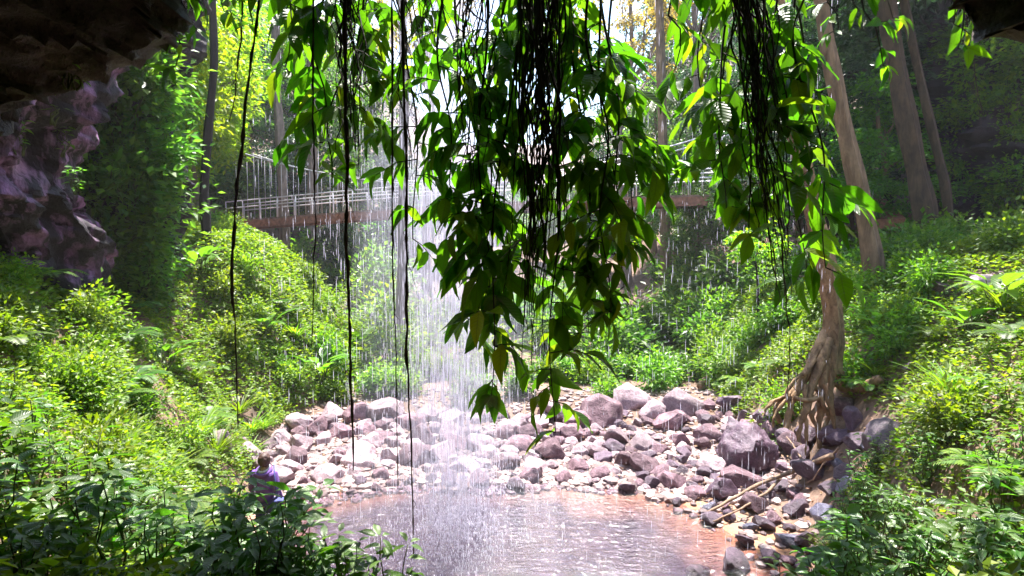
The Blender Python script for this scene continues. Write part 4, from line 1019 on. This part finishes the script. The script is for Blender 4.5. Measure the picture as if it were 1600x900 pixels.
strand_bundle('thick dark tuft of aerial roots near the left of the leafy curtain', 545, 545, 240, 40, 14, 30, 4.5)
strand_bundle('dark tangle of aerial roots hanging above the falling water', 742, 730, 300, 44, 30, 20, 4.5)
strand_bundle('long thick rope of tangled aerial roots down the centre of the curtain', 855, 845, 560, 54, 40, 44, 4.45, (.003, .012))
strand_bundle('black twisted rope of aerial roots in the right-hand curtain', 1165, 1222, 470, 42, 20, 40, 4.5, (.003, .011))
strand_bundle('loose wispy aerial roots between the left tuft and the falls', 655, 650, 260, 40, 40, 12, 4.7)
strand_bundle('straight thin aerial roots just before the central rope', 822, 815, 520, 22, 24, 16, 4.6)

def hanging_vine(label, pts, Y, r0, r1, knots=()):
    P_ = np.array([at(px, py, Y)[:] for px, py in pts]); t_ = np.linspace(0, len(P_) - 1, 60)
    path = np.stack([np.interp(t_, np.arange(len(P_)), P_[:, k]) for k in range(3)], 1); path += np.cumsum(rng.normal(0, .004, (60, 3)), 0) * np.sin(np.linspace(0, math.pi, 60))[:, None]
    rad = np.linspace(r0, r1, 60) * rng.uniform(.65, 1.4, 60)
    for a, b, m_ in knots: rad[a:b] *= m_
    mb = MB(); mb.tube(path - path[0], rad, 6)
    for _ in range(9):
        i = random.randrange(4, 54); e = path[i] + np.array([rng.normal(0, .05), rng.normal(0, .03), -random.uniform(.06, .22)]); mb.tube(wob(path[i], e, 5, .02, rng) - path[0], [.0028, .0024, .002, .0016, .001], 3)
    link('hanging_vine', mb.mesh('hanging_vine', M['vine_brown'], True), None, tuple(path[0]), label, 'vine', 'single bare vines hanging from the cave roof')
hanging_vine('leftmost bare vine with a thick knot, against the lime foliage', [(412, -75), (402, 30), (385, 160), (372, 290), (364, 400), (364, 480), (368, 560), (372, 668)], 4.5, .011, .004, [(30, 42, 1.7), (20, 26, 1.5)])
hanging_vine('thin reddish bare vine ending above the left bank', [(488, -75), (489, 120), (488, 300), (486, 420), (487, 540)], 4.5, .008, .004)
hanging_vine('thickest straight bare vine reaching the pale boulders', [(538, -75), (541, 150), (540, 300), (541, 450), (545, 600), (552, 735)], 4.4, .016, .007)
hanging_vine('very thin bare vine just beside the tapered long one', [(612, -75), (614, 150), (614, 400), (617, 560), (622, 760)], 4.6, .009, .003)
hanging_vine('long tapering bare vine whose tip touches the pool', [(628, -75), (629, 200), (630, 400), (632, 560), (636, 700), (646, 872)], 4.3, .012, .004, [(26, 38, 1.35)])
hanging_vine('thin bare vine trailing below the right-hand root rope', [(1222, 380), (1226, 460), (1230, 540), (1229, 615)], 4.5, .006, .003)
hanging_vine('faint upper vine crossing the leftmost one', [(382, -75), (376, 40), (366, 120), (358, 190)], 4.8, .008, .004)
hanging_vine('thin vine hanging before the dark cliff hollow', [(1500, -60), (1515, 60), (1528, 130), (1536, 180)], 6.0, .006, .003)

# small ferny tuft on the roof rock and buttress
from mathutils.bvhtree import BVHTree
def bvh_of(n_): me = bpy.data.objects[n_].data; return BVHTree.FromPolygons([v.co.copy() for v in me.vertices], [tuple(p.vertices) for p in me.polygons])
TUFT_ON = [bvh_of('cave_roof'), bvh_of('rock_buttress')]
tuft = [front_proto(440 + k, 5, .3, .08, .14, M['broad_leaf'], 7) for k in range(2)]
for i, (px, py, Y, s, lab) in enumerate([(110, 115, 3.75, .7, 'light green leafy tuft growing from the roof rock'), (85, 175, 8.0, 1.3, 'leafy tuft on the purple buttress edge'), (95, 230, 7.6, 1.0, 'small leafy tuft in a crack of the purple buttress'), (30, 225, 7.4, 1.1, 'yellowish tuft under the roof at the left edge'), (120, 290, 8.2, .8, 'tiny tuft hanging from the buttress foot')]):
    bvh = TUFT_ON[0 if i == 0 else 1]; d_ = ray(px, py).normalized(); hit = bvh.ray_cast(CAM, d_)
    p = hit[0] + d_ * .03 if hit[0] is not None else at(px, py, Y)
    t = thing('leaf_tuft', lab, 'plant', tuple(p), None, i); t.scale = (s, s, s); a, b = tuft[i % 2]; link('stem', a, t); link('foliage', b, t)

# ------------------------------------------------------------------ footbridge
A, B = at(368, 346, 37.0), at(1318, 300, 26.0)
br = thing('footbridge', 'rust brown suspension footbridge with white railings across the gorge', 'bridge', tuple(A))
ax = B - A; ln = ax.length; e1 = ax.normalized(); e2 = Vector((e1.y, -e1.x, 0)).normalized()   # e2 toward the camera
def bp(t, side, z): 
    return e1 * (ln * t) + e2 * side + Vector((0, 0, z + .28 * math.sin(math.pi * t)))
NS = 40
mb = MB()
for i in range(NS): mb.bar(bp(i / NS, 0, -.06), bp((i + 1) / NS + .0005, 0, -.06), 1.5, .08)
link('deck', mb.mesh('deck', M['timber']), br)
for s in (-.72, .72):
    mb = MB()
    for i in range(NS): mb.bar(bp(i / NS, s, -.31), bp((i + 1) / NS + .0005, s, -.31), .14, .4)
    link('beam', mb.mesh('beam', M['rust']), br)
    for z in (1.1, .72):
        mb = MB(); mb.tube([bp(i / NS, s, z) for i in range(NS + 1)], .035, 6); link('rail', mb.mesh('rail', M['steel'], True), br)
    for i in range(0, 27):
        mb = MB(); mb.tube([bp(i / 26, s, -.1), bp(i / 26, s, 1.1)], .032, 6); link('rail_post', mb.mesh('rail_post', M['steel'], True), br)
    mb = MB()
    ca = [bp(t, s, 1.15 + 3.2 * (1 - 2 * t) ** 2) for t in np.linspace(0, 1, 41)]
    mb.tube(ca, .035, 6)
    for i in range(1, 40): mb.tube([ca[i], bp(i / 40, s, 0)], .012, 4)
    link('suspension_cable', mb.mesh('suspension_cable', M['steel'], True), br)
# timber platform where the bridge passes the grey trunk
mb = MB()
for k in range(5): mb.bar(bp(.66, -1.1 + k * .55, -.2), bp(.73, -1.1 + k * .55, -.2), .5, .1)
mb.bar(bp(.665, -1.3, -.45), bp(.665, 1.3, -.45), .15, .3); mb.bar(bp(.725, -1.3, -.45), bp(.725, 1.3, -.45), .15, .3)
link('platform', mb.mesh('platform', M['rust']), br)
# landing with braces on the right bank
lb = at(1288, 312, 25.5)
ld = thing('bridge_landing', 'dark red timber landing on braced posts behind the fig trunk', 'landing', tuple(lb))
mb = MB(); mb.box((.2, 0, 0), (1.6, 1.6, .75)); link('deck_box', mb.mesh('deck_box', M['rust']), ld)
for a, b in [((-.4, -.6, -.35), (-.4, -.6, -3.2)), ((.8, -.6, -.35), (.8, -.6, -3.4)), ((-.2, -.62, -2.4), (1.0, -.62, -1.2)), ((0, -.7, -1.6), (1.3, -.7, -2.8))]:
    mb = MB(); mb.bar(a, b, .16, .16); link('brace', mb.mesh('brace', M['timber']), ld)
for k in range(5):
    mb = MB(); mb.tube([(-.5 + k * .35, -.75, .37), (-.5 + k * .35, -.75, 1.4)], .03, 6); link('rail_post', mb.mesh('rail_post', M['steel'], True), ld)
mb = MB(); mb.tube([(-.6, -.75, 1.4), (1.0, -.75, 1.4)], .03, 6); link('rail', mb.mesh('rail', M['steel'], True), ld)
# boardwalk leaving the landing towards the viewer
w0, w1 = at(1358, 318, 23.5), at(1384, 350, 19.5)
bw = thing('boardwalk', 'short timber boardwalk with slatted pale railing beyond the brown trunk', 'boardwalk', tuple(w0))
d = w1 - w0; mb = MB(); mb.bar((0, 0, 0), d, 1.1, .3); link('deck', mb.mesh('deck', M['rust']), bw)
mb = MB(); mb.tube([(-.45, 0, 1.1), d + Vector((-.45, 0, 1.1))], .035, 6); link('rail', mb.mesh('rail', M['steel'], True), bw)
for k in range(9):
    p = d * (k / 8) + Vector((-.45, 0, .1)); mb = MB(); mb.tube([p, p + Vector((0, 0, 1.0))], .025, 5); link('baluster', mb.mesh('baluster', M['steel'], True), bw)
for k in (0, .5, .95):
    for sx in (-.4, .4):
        p = d * k + Vector((sx, 0, -.1)); g_ = hz(w0.x + p.x, w0.y + p.y) - w0.z - .3; mb = MB(); mb.tube([p, Vector((p.x, p.y, g_))], .07, 7); link('support_post', mb.mesh('support_post', M['timber'], True), bw)
# dry stone wall below the landing
sw = MB(); p = at(1318, 425, 21)
for i in range(6):
    for j in range(5):
        V, Fc = peb[(i + j) % 6]; W = V * np.array([.2, .22, .13]) * random.uniform(.85, 1.1); sw.add(W + np.array([-.75 + i * .3 + (j % 2) * .12, random.uniform(-.05, .05), -.5 + j * .22]), [Fc])
link('stone_wall', sw.mesh('stone_wall', M['rock_dark']), None, tuple(p), 'low dry stone wall below the timber landing', 'stone wall')

# ------------------------------------------------------------------ fallen wood
def branch(name, label, segs, mat, cat='branch'):
    base = segs[0][0][0]; mb = MB()
    for pts, r0, r1 in segs:
        P_ = np.array([tuple(p) for p in pts]); t_ = np.linspace(0, len(P_) - 1, 22); path = np.stack([np.interp(t_, np.arange(len(P_)), P_[:, k]) for k in range(3)], 1)
        for _ in range(2): path[1:-1] = (path[:-2] + 2 * path[1:-1] + path[2:]) / 4
        path += np.cumsum(rng.normal(0, .006, path.shape), 0); rad = np.linspace(r0, r1, 22) * rng.uniform(.88, 1.12, 22)
        mb.tube(path - np.array(tuple(base)), rad, 8)
    link(name, mb.mesh(name, mat, True), None, tuple(base), label, cat)
def gp(px, py, dz=.12):
    p = ground_at(px, py); return Vector((p.x, p.y, p.z + dz))
branch('fallen_branch', 'long bare forked branch lying from the rocks to the pool edge', [([gp(1300, 738, .3), gp(1262, 752, .32), gp(1235, 765, .3), gp(1190, 778, .28), gp(1140, 800, .2), gp(1092, 818, .12)], .055, .022), ([gp(1218, 770, .28), gp(1190, 795, .24), gp(1150, 815, .2), gp(1108, 826, .12)], .03, .012)], M['wood_branch'])
branch('fallen_branch', 'short snapped stick leaning on the long bare branch', [([gp(1252, 748, .35), gp(1240, 730, .35), gp(1228, 712, .35)], .022, .01)], M['wood_branch'])
branch('fallen_branch', 'thin crooked stick on the dark rocks above the blue rock', [([gp(1310, 725, .3), gp(1290, 745, .3), gp(1270, 765, .25), gp(1255, 772, .25)], .02, .008)], M['wood_branch'])
branch('fallen_log', 'pale fallen log bridging the rocks behind the falling water', [([at(690, 588, 21), at(715, 601, 21), at(745, 606, 21), at(785, 608, 21)], .06, .05)], M['bark_grey'], 'log')
branch('fallen_log', 'mossy log end poking out beside the fig roots', [([gp(1318, 618, .2), gp(1345, 622, .2), gp(1375, 610, .25)], .11, .1)], M['bark_pale'], 'log')
branch('fallen_log', 'reddish thin log lying along the right slope path', [([gp(1092, 612, .15), gp(1112, 592, .15), gp(1132, 572, .15)], .1, .08)], M['wood_branch'], 'log')

# ------------------------------------------------------------------ people
def skin_mesh(name, nodes, edges, mat, sub=2):
    me = bpy.data.meshes.new(name); me.from_pydata([n[0] for n in nodes], edges, []); o = bpy.data.objects.new(name, me); C.objects.link(o)
    sk = o.modifiers.new('s', 'SKIN'); ss = o.modifiers.new('u', 'SUBSURF'); ss.levels = sub; ss.render_levels = sub
    if not me.skin_vertices: 
        bpy.context.view_layer.objects.active = o
    for i, n in enumerate(nodes):
        v = me.skin_vertices[0].data[i]; v.radius = (n[1], n[2] if len(n) > 2 else n[1]); v.use_root = (i == 0)
    dg = bpy.context.evaluated_depsgraph_get(); m2 = bpy.data.meshes.new_from_object(o.evaluated_get(dg))
    bpy.data.objects.remove(o); m2.materials.clear(); m2.materials.append(mat); m2.name = name
    for p in m2.polygons: p.use_smooth = True
    return m2
def person(label, loc, rz, h, top_mat, leg_mat, hood=False):
    s = h / 1.7; t = thing('person', label, 'person', loc, None, rz); t.scale = (s, s, s)
    # faces -Y; left = +X
    nodes = [((0, 0, .95), .13, .10), ((0, .01, 1.12), .115, .09), ((0, .015, 1.3), .14, .10), ((0, .01, 1.43), .075, .065), ((0, -.005, 1.5), .05, .05), ((0, -.01, 1.56), .075, .085), ((0, -.01, 1.64), .078, .095), ((0, 0, 1.7), .045, .055)]
    edges = [(0, 1), (1, 2), (2, 3), (3, 4), (4, 5), (5, 6), (6, 7)]
    for sx in (1, -1):
        b = len(nodes)
        nodes += [((sx * .18, .01, 1.39), .055), ((sx * .235, .03, 1.12), .042), ((sx * .215, -.12, .93), .034), ((sx * .2, -.2, .86), .026, .036)]
        edges += [(2, b), (b, b + 1), (b + 1, b + 2), (b + 2, b + 3)]
        for f in range(4):
            c = len(nodes); nodes += [((sx * (.2 + (f - 1.5) * .02), -.25, .82 - .004 * f), .009), ((sx * (.2 + (f - 1.5) * .02), -.275 + .004 * abs(f - 1), .785), .007)]; edges += [(b + 3, c), (c, c + 1)]
        c = len(nodes); nodes += [((sx * .155, -.225, .855), .01), ((sx * .145, -.25, .825), .008)]; edges += [(b + 3, c), (c, c + 1)]
        b = len(nodes)
        nodes += [((sx * .095, 0, .86), .085), ((sx * .105, -.01, .5), .058), ((sx * .105, .02, .12), .04), ((sx * .105, .02, .05), .042, .04), ((sx * .115, -.12, .035), .042, .03)]
        edges += [(0, b), (b, b + 1), (b + 1, b + 2), (b + 2, b + 3), (b + 3, b + 4)]
    link('body', skin_mesh('body', nodes, edges, M['skin']), t)
    n2 = [((0, 0, .8), .178, .145), ((0, .01, 1.1), .16, .13), ((0, .015, 1.28), .18, .135), ((0, .02, 1.4), .12, .095), ((0, .015, 1.455), .075, .07)]; e2_ = [(0, 1), (1, 2), (2, 3), (3, 4)]
    for sx in (1, -1):
        b = len(n2); n2 += [((sx * .19, .01, 1.375), .078), ((sx * .245, .03, 1.12), .065), ((sx * .222, -.09, .96), .052), ((sx * .212, -.14, .91), .046)]; e2_ += [(2, b), (b, b + 1), (b + 1, b + 2), (b + 2, b + 3)]
    link('jacket' if hood else 'shirt', skin_mesh('jacket', n2, e2_, top_mat), t)
    n3 = [((0, 0, 1.04), .15, .125)]; e3 = []
    for sx in (1, -1):
        b = len(n3); n3 += [((sx * .1, 0, .84), .1), ((sx * .108, -.01, .5), .075), ((sx * .108, .02, .1), .062)]; e3 += [(0, b), (b, b + 1), (b + 1, b + 2)]
    link('trousers', skin_mesh('trousers', n3, e3, leg_mat), t)
    # hair: cap of the skull and the back of the neck, tousled
    bm = bmesh.new(); bmesh.ops.create_icosphere(bm, subdivisions=4, radius=1)
    for v in list(bm.verts):
        if v.co.y < -.35 and v.co.z < .45: bm.verts.remove(v)
    for v in bm.verts:
        k_ = 1 + .09 * mnoise.noise(v.co * 5) + .05 * mnoise.noise(v.co * 14)
        v.co = Vector((v.co.x * .102 * k_, v.co.y * .118 * k_ + .002, v.co.z * .125 * k_ + 1.615))
    hm = bpy.data.meshes.new('hair'); bm.to_mesh(hm); bm.free(); hm.materials.append(M['hair']); 
    for p in hm.polygons: p.use_smooth = True
    link('hair', hm, t)
    fm = MB()
    for sx in (1, -1):
        V, Fc = peb[0]; fm.add(V * np.array([.011, .008, .008]) + np.array([sx * .034, -.098, 1.615]), [Fc])
    link('eye', fm.mesh('eye', M['hair'], True), t)
    fm = MB(); V, Fc = peb[1]; fm.add(V * np.array([.013, .02, .024]) + np.array([0, -.108, 1.585]), [Fc]); link('nose', fm.mesh('nose', M['skin'], True), t)
    for sx in (1, -1):
        fm = MB(); fm.add(V * np.array([.012, .022, .033]) + np.array([sx * .088, .005, 1.6]), [Fc]); link('ear', fm.mesh('ear', M['skin'], True), t)
    if hood:
        hb = MB(); a = np.linspace(-.35 * math.pi, 1.35 * math.pi, 22)
        hb.tube([(math.cos(q_) * .12, .03 + math.sin(q_) * .1, 1.44 - .05 * math.sin(q_)) for q_ in a], .034, 8); link('hood', hb.mesh('hood', M['purple'], True), t)
        hb = MB(); hb.tube([(math.cos(q_) * .085, .02 + math.sin(q_) * .085, 1.475 - .04 * math.sin(q_)) for q_ in a], .022, 8); link('hood_lining', hb.mesh('hood_lining', M['hood'], True), t)
    return t
pp = at(414, 755, 9.2); gz = hz(pp.x, pp.y)
person('person in a purple hooded jacket seen from behind at the pool edge', (pp.x, pp.y, gz), R(168), (at(414, 711, 9.2).z - gz), M['purple'], M['denim'], True)
# bag at the hip
bgp = at(437, 790, 8.95); bg = thing('shoulder_bag', 'small navy bag with red edge at the hip of the purple jacket', 'bag', tuple(bgp))
V, Fc = rock_verts(901, 3, 0, 0, box=True); link('pouch', mesh_np('pouch', V * np.array([.075, .05, .1]), Fc, M['bag'], True), bg)
mb = MB(); mb.box((.0, -.052, 0), (.11, .012, .02)); mb.box((.078, 0, 0), (.012, .07, .14)); link('trim', mb.mesh('trim', M['red']), bg)
mb = MB(); mb.tube([(-.05, .03, .08), (-.09, .08, .3), (-.14, .16, .56)], .01, 5); link('strap', mb.mesh('strap', M['bag'], True), bg)
p2 = at(1246, 440, 23.5)
person('distant person in a pale pink shirt on the track behind the root rope', (p2.x, p2.y, min(p2.z, hz(p2.x, p2.y) + .02)), R(20), 1.66, M['pinkshirt'], M['denim'])

# ------------------------------------------------------------------ falling water and mist
r = np.random.default_rng(21)
def drops(n, fx, fy, z0, z1, ln, w):
    x = fx(n); y = fy(n); zt = r.uniform(0, 1, n) * (z1 - z0) + z0; L_ = r.uniform(*ln, n) * r.uniform(.3, 1, n); w_ = r.uniform(*w, n)
    return x, y, zt, L_, w_
sets = [drops(6500, lambda n: -.95 + r.normal(0, .36, n), lambda n: r.normal(10.2, .8, n), .0, 9, (.15, 1.3), (.0016, .0042)),
        drops(3200, lambda n: -1.25 + r.normal(0, .95, n), lambda n: r.normal(10.5, 1.0, n), .0, 9, (.08, .5), (.002, .005)),
        drops(2200, lambda n: r.uniform(-4.6, 4.6, n), lambda n: r.uniform(6.5, 11.5, n), .0, 9, (.04, .3), (.0018, .0042)),
        drops(420, lambda n: r.uniform(2.6, 6, n), lambda n: r.uniform(8.5, 11.5, n), .3, 7, (.05, .3), (.002, .0045)),
        drops(2400, lambda n: -.9 + r.normal(0, .5, n), lambda n: r.uniform(8.0, 11.3, n), .0, 1.0, (.03, .12), (.004, .008)),
        drops(1800, lambda n: -.95 + r.normal(0, .38, n), lambda n: r.normal(10.0, .75, n), .0, .16, (.02, .07), (.005, .011))]
x, y, zt, L_, w_ = [np.concatenate([s_[k] for s_ in sets]) for k in range(5)]
pxx = 800 + F * x / y
k = (zt > np.maximum(height(x, y), 0)) & (pxx > 390) & (pxx < 1300); x, y, zt, L_, w_ = x[k], y[k], zt[k], L_[k], w_[k]
n = len(x); base = np.stack([x, y, zt], 1); e = np.zeros((n, 7, 3))
e[:, 0] = base; e[:, 6] = base + np.stack([x * 0, y * 0, L_], 1)
for j in range(5):
    a = j * 2 * math.pi / 5
    e[:, 1 + j] = base + np.stack([np.cos(a) * w_, np.sin(a) * w_, L_ * .25], 1)
idx = np.arange(n)[:, None] * 7
fs = np.concatenate([np.concatenate([idx, idx + 1 + (j + 1) % 5, idx + 1 + j], 1) for j in range(5)] + [np.concatenate([idx + 6, idx + 1 + j, idx + 1 + (j + 1) % 5], 1) for j in range(5)])
link('falling_water', mesh_np('falling_water', e.reshape(-1, 3), fs, M['drop'], True), kind='stuff', label='curtain of falling water drops in front of the pool and rocks', cat='waterfall')

def mist(name, x, y, r0, r1, z1, dens, label):
    m, nt, N, L = new_mat('mist'); v = N.new('ShaderNodeVolumePrincipled'); v.inputs['Color'].default_value = (.82, .82, 1, 1); v.inputs['Density'].default_value = dens; v.inputs['Anisotropy'].default_value = .35
    o = N.new('ShaderNodeOutputMaterial'); L.new(v.outputs[0], o.inputs['Volume'])
    mb = MB(); zz = np.linspace(.02, z1, 24); rad = np.interp(zz, [0, z1 * .25, z1 * .7, z1], [r0, r0 * .85, r1, .05])
    mb.tube([(0, 0, z_) for z_ in zz], rad, 28); link(name, mb.mesh(name, m, True), None, (x, y, 0), label, 'mist', kind='stuff')
mist('mist', -1.25, 11.3, 1.9, 1.4, 9.0, .035, 'pale lavender spray hanging around the falling water')
mist('mist', -1.1, 10.8, .9, .7, 8.0, .07, 'denser core of spray behind the falling water')
mist('mist', -2.0, 27.0, 6.0, 4.5, 13.0, .018, 'thin spray drifting through the gorge below the footbridge')

m, nt, N, L = new_mat('haze'); v = N.new('ShaderNodeVolumePrincipled'); v.inputs['Color'].default_value = (.9, .92, 1, 1); v.inputs['Density'].default_value = .0007; v.inputs['Anisotropy'].default_value = .25
o = N.new('ShaderNodeOutputMaterial'); L.new(v.outputs[0], o.inputs['Volume'])
mb = MB(); mb.box((0, 55, 21), (330, 430, 50)); link('haze', mb.mesh('haze', m), None, None, 'thin bluish moist air filling the gorge', 'haze', kind='stuff')

# ------------------------------------------------------------------ light, sky, camera
SUN = Vector((.02, .33, .94)).normalized()
el = math.asin(SUN.z); az = math.atan2(SUN.x, SUN.y)
ls = bpy.data.lights.new('sun', 'SUN'); ls.energy = 5.0; ls.angle = R(.53); ls.color = (1, .95, .87)
so = bpy.data.objects.new('sun', ls); C.objects.link(so); so.rotation_euler = SUN.to_track_quat('Z', 'Y').to_euler(); so.location = (0, 0, 40)
w = bpy.data.worlds.new('World'); bpy.context.scene.world = w; w.use_nodes = True; nt = w.node_tree; nt.nodes.clear()
sky = nt.nodes.new('ShaderNodeTexSky'); sky.sky_type = 'NISHITA'; sky.sun_disc = False; sky.sun_elevation = el; sky.sun_rotation = az; sky.air_density = 1.3; sky.dust_density = 1.0; sky.ozone_density = 1.5
tc = nt.nodes.new('ShaderNodeTexCoord'); cl = noise_n(nt, tc.outputs['Generated'], 2.2, 6, .6)
mk = ramp(nt, cl.outputs[0], [(.55, (0, 0, 0)), (.74, (1, 1, 1))])
skc = mixc(nt, mk, sky.outputs[0], (8.6, 8.5, 9.6))
bg_ = nt.nodes.new('ShaderNodeBackground'); bg_.inputs[1].default_value = .125; nt.links.new(skc, bg_.inputs[0])
wo = nt.nodes.new('ShaderNodeOutputWorld'); nt.links.new(bg_.outputs[0], wo.inputs[0])
cd = bpy.data.cameras.new('camera'); cam = bpy.data.objects.new('camera', cd); C.objects.link(cam)
cd.sensor_width = 36; cd.lens = 36 * F / 1600; cd.clip_start = .05; cd.clip_end = 1000
cam.location = CAM; cam.rotation_euler = (math.pi / 2 - PITCH, 0, 0)
sc = bpy.context.scene; sc.camera = cam
sc.render.engine = 'CYCLES'
sc.cycles.max_bounces = 8; sc.cycles.diffuse_bounces = 4; sc.cycles.glossy_bounces = 3; sc.cycles.transmission_bounces = 4; sc.cycles.transparent_max_bounces = 16; sc.cycles.volume_bounces = 0
sc.cycles.use_denoising = True; sc.cycles.caustics_reflective = False; sc.cycles.caustics_refractive = False; sc.cycles.sample_clamp_indirect = 6
sc.view_settings.view_transform = 'Standard'; sc.view_settings.look = 'None'; sc.view_settings.gamma = 1; sc.view_settings.exposure = 2.08; sc.view_settings.use_curve_mapping = False
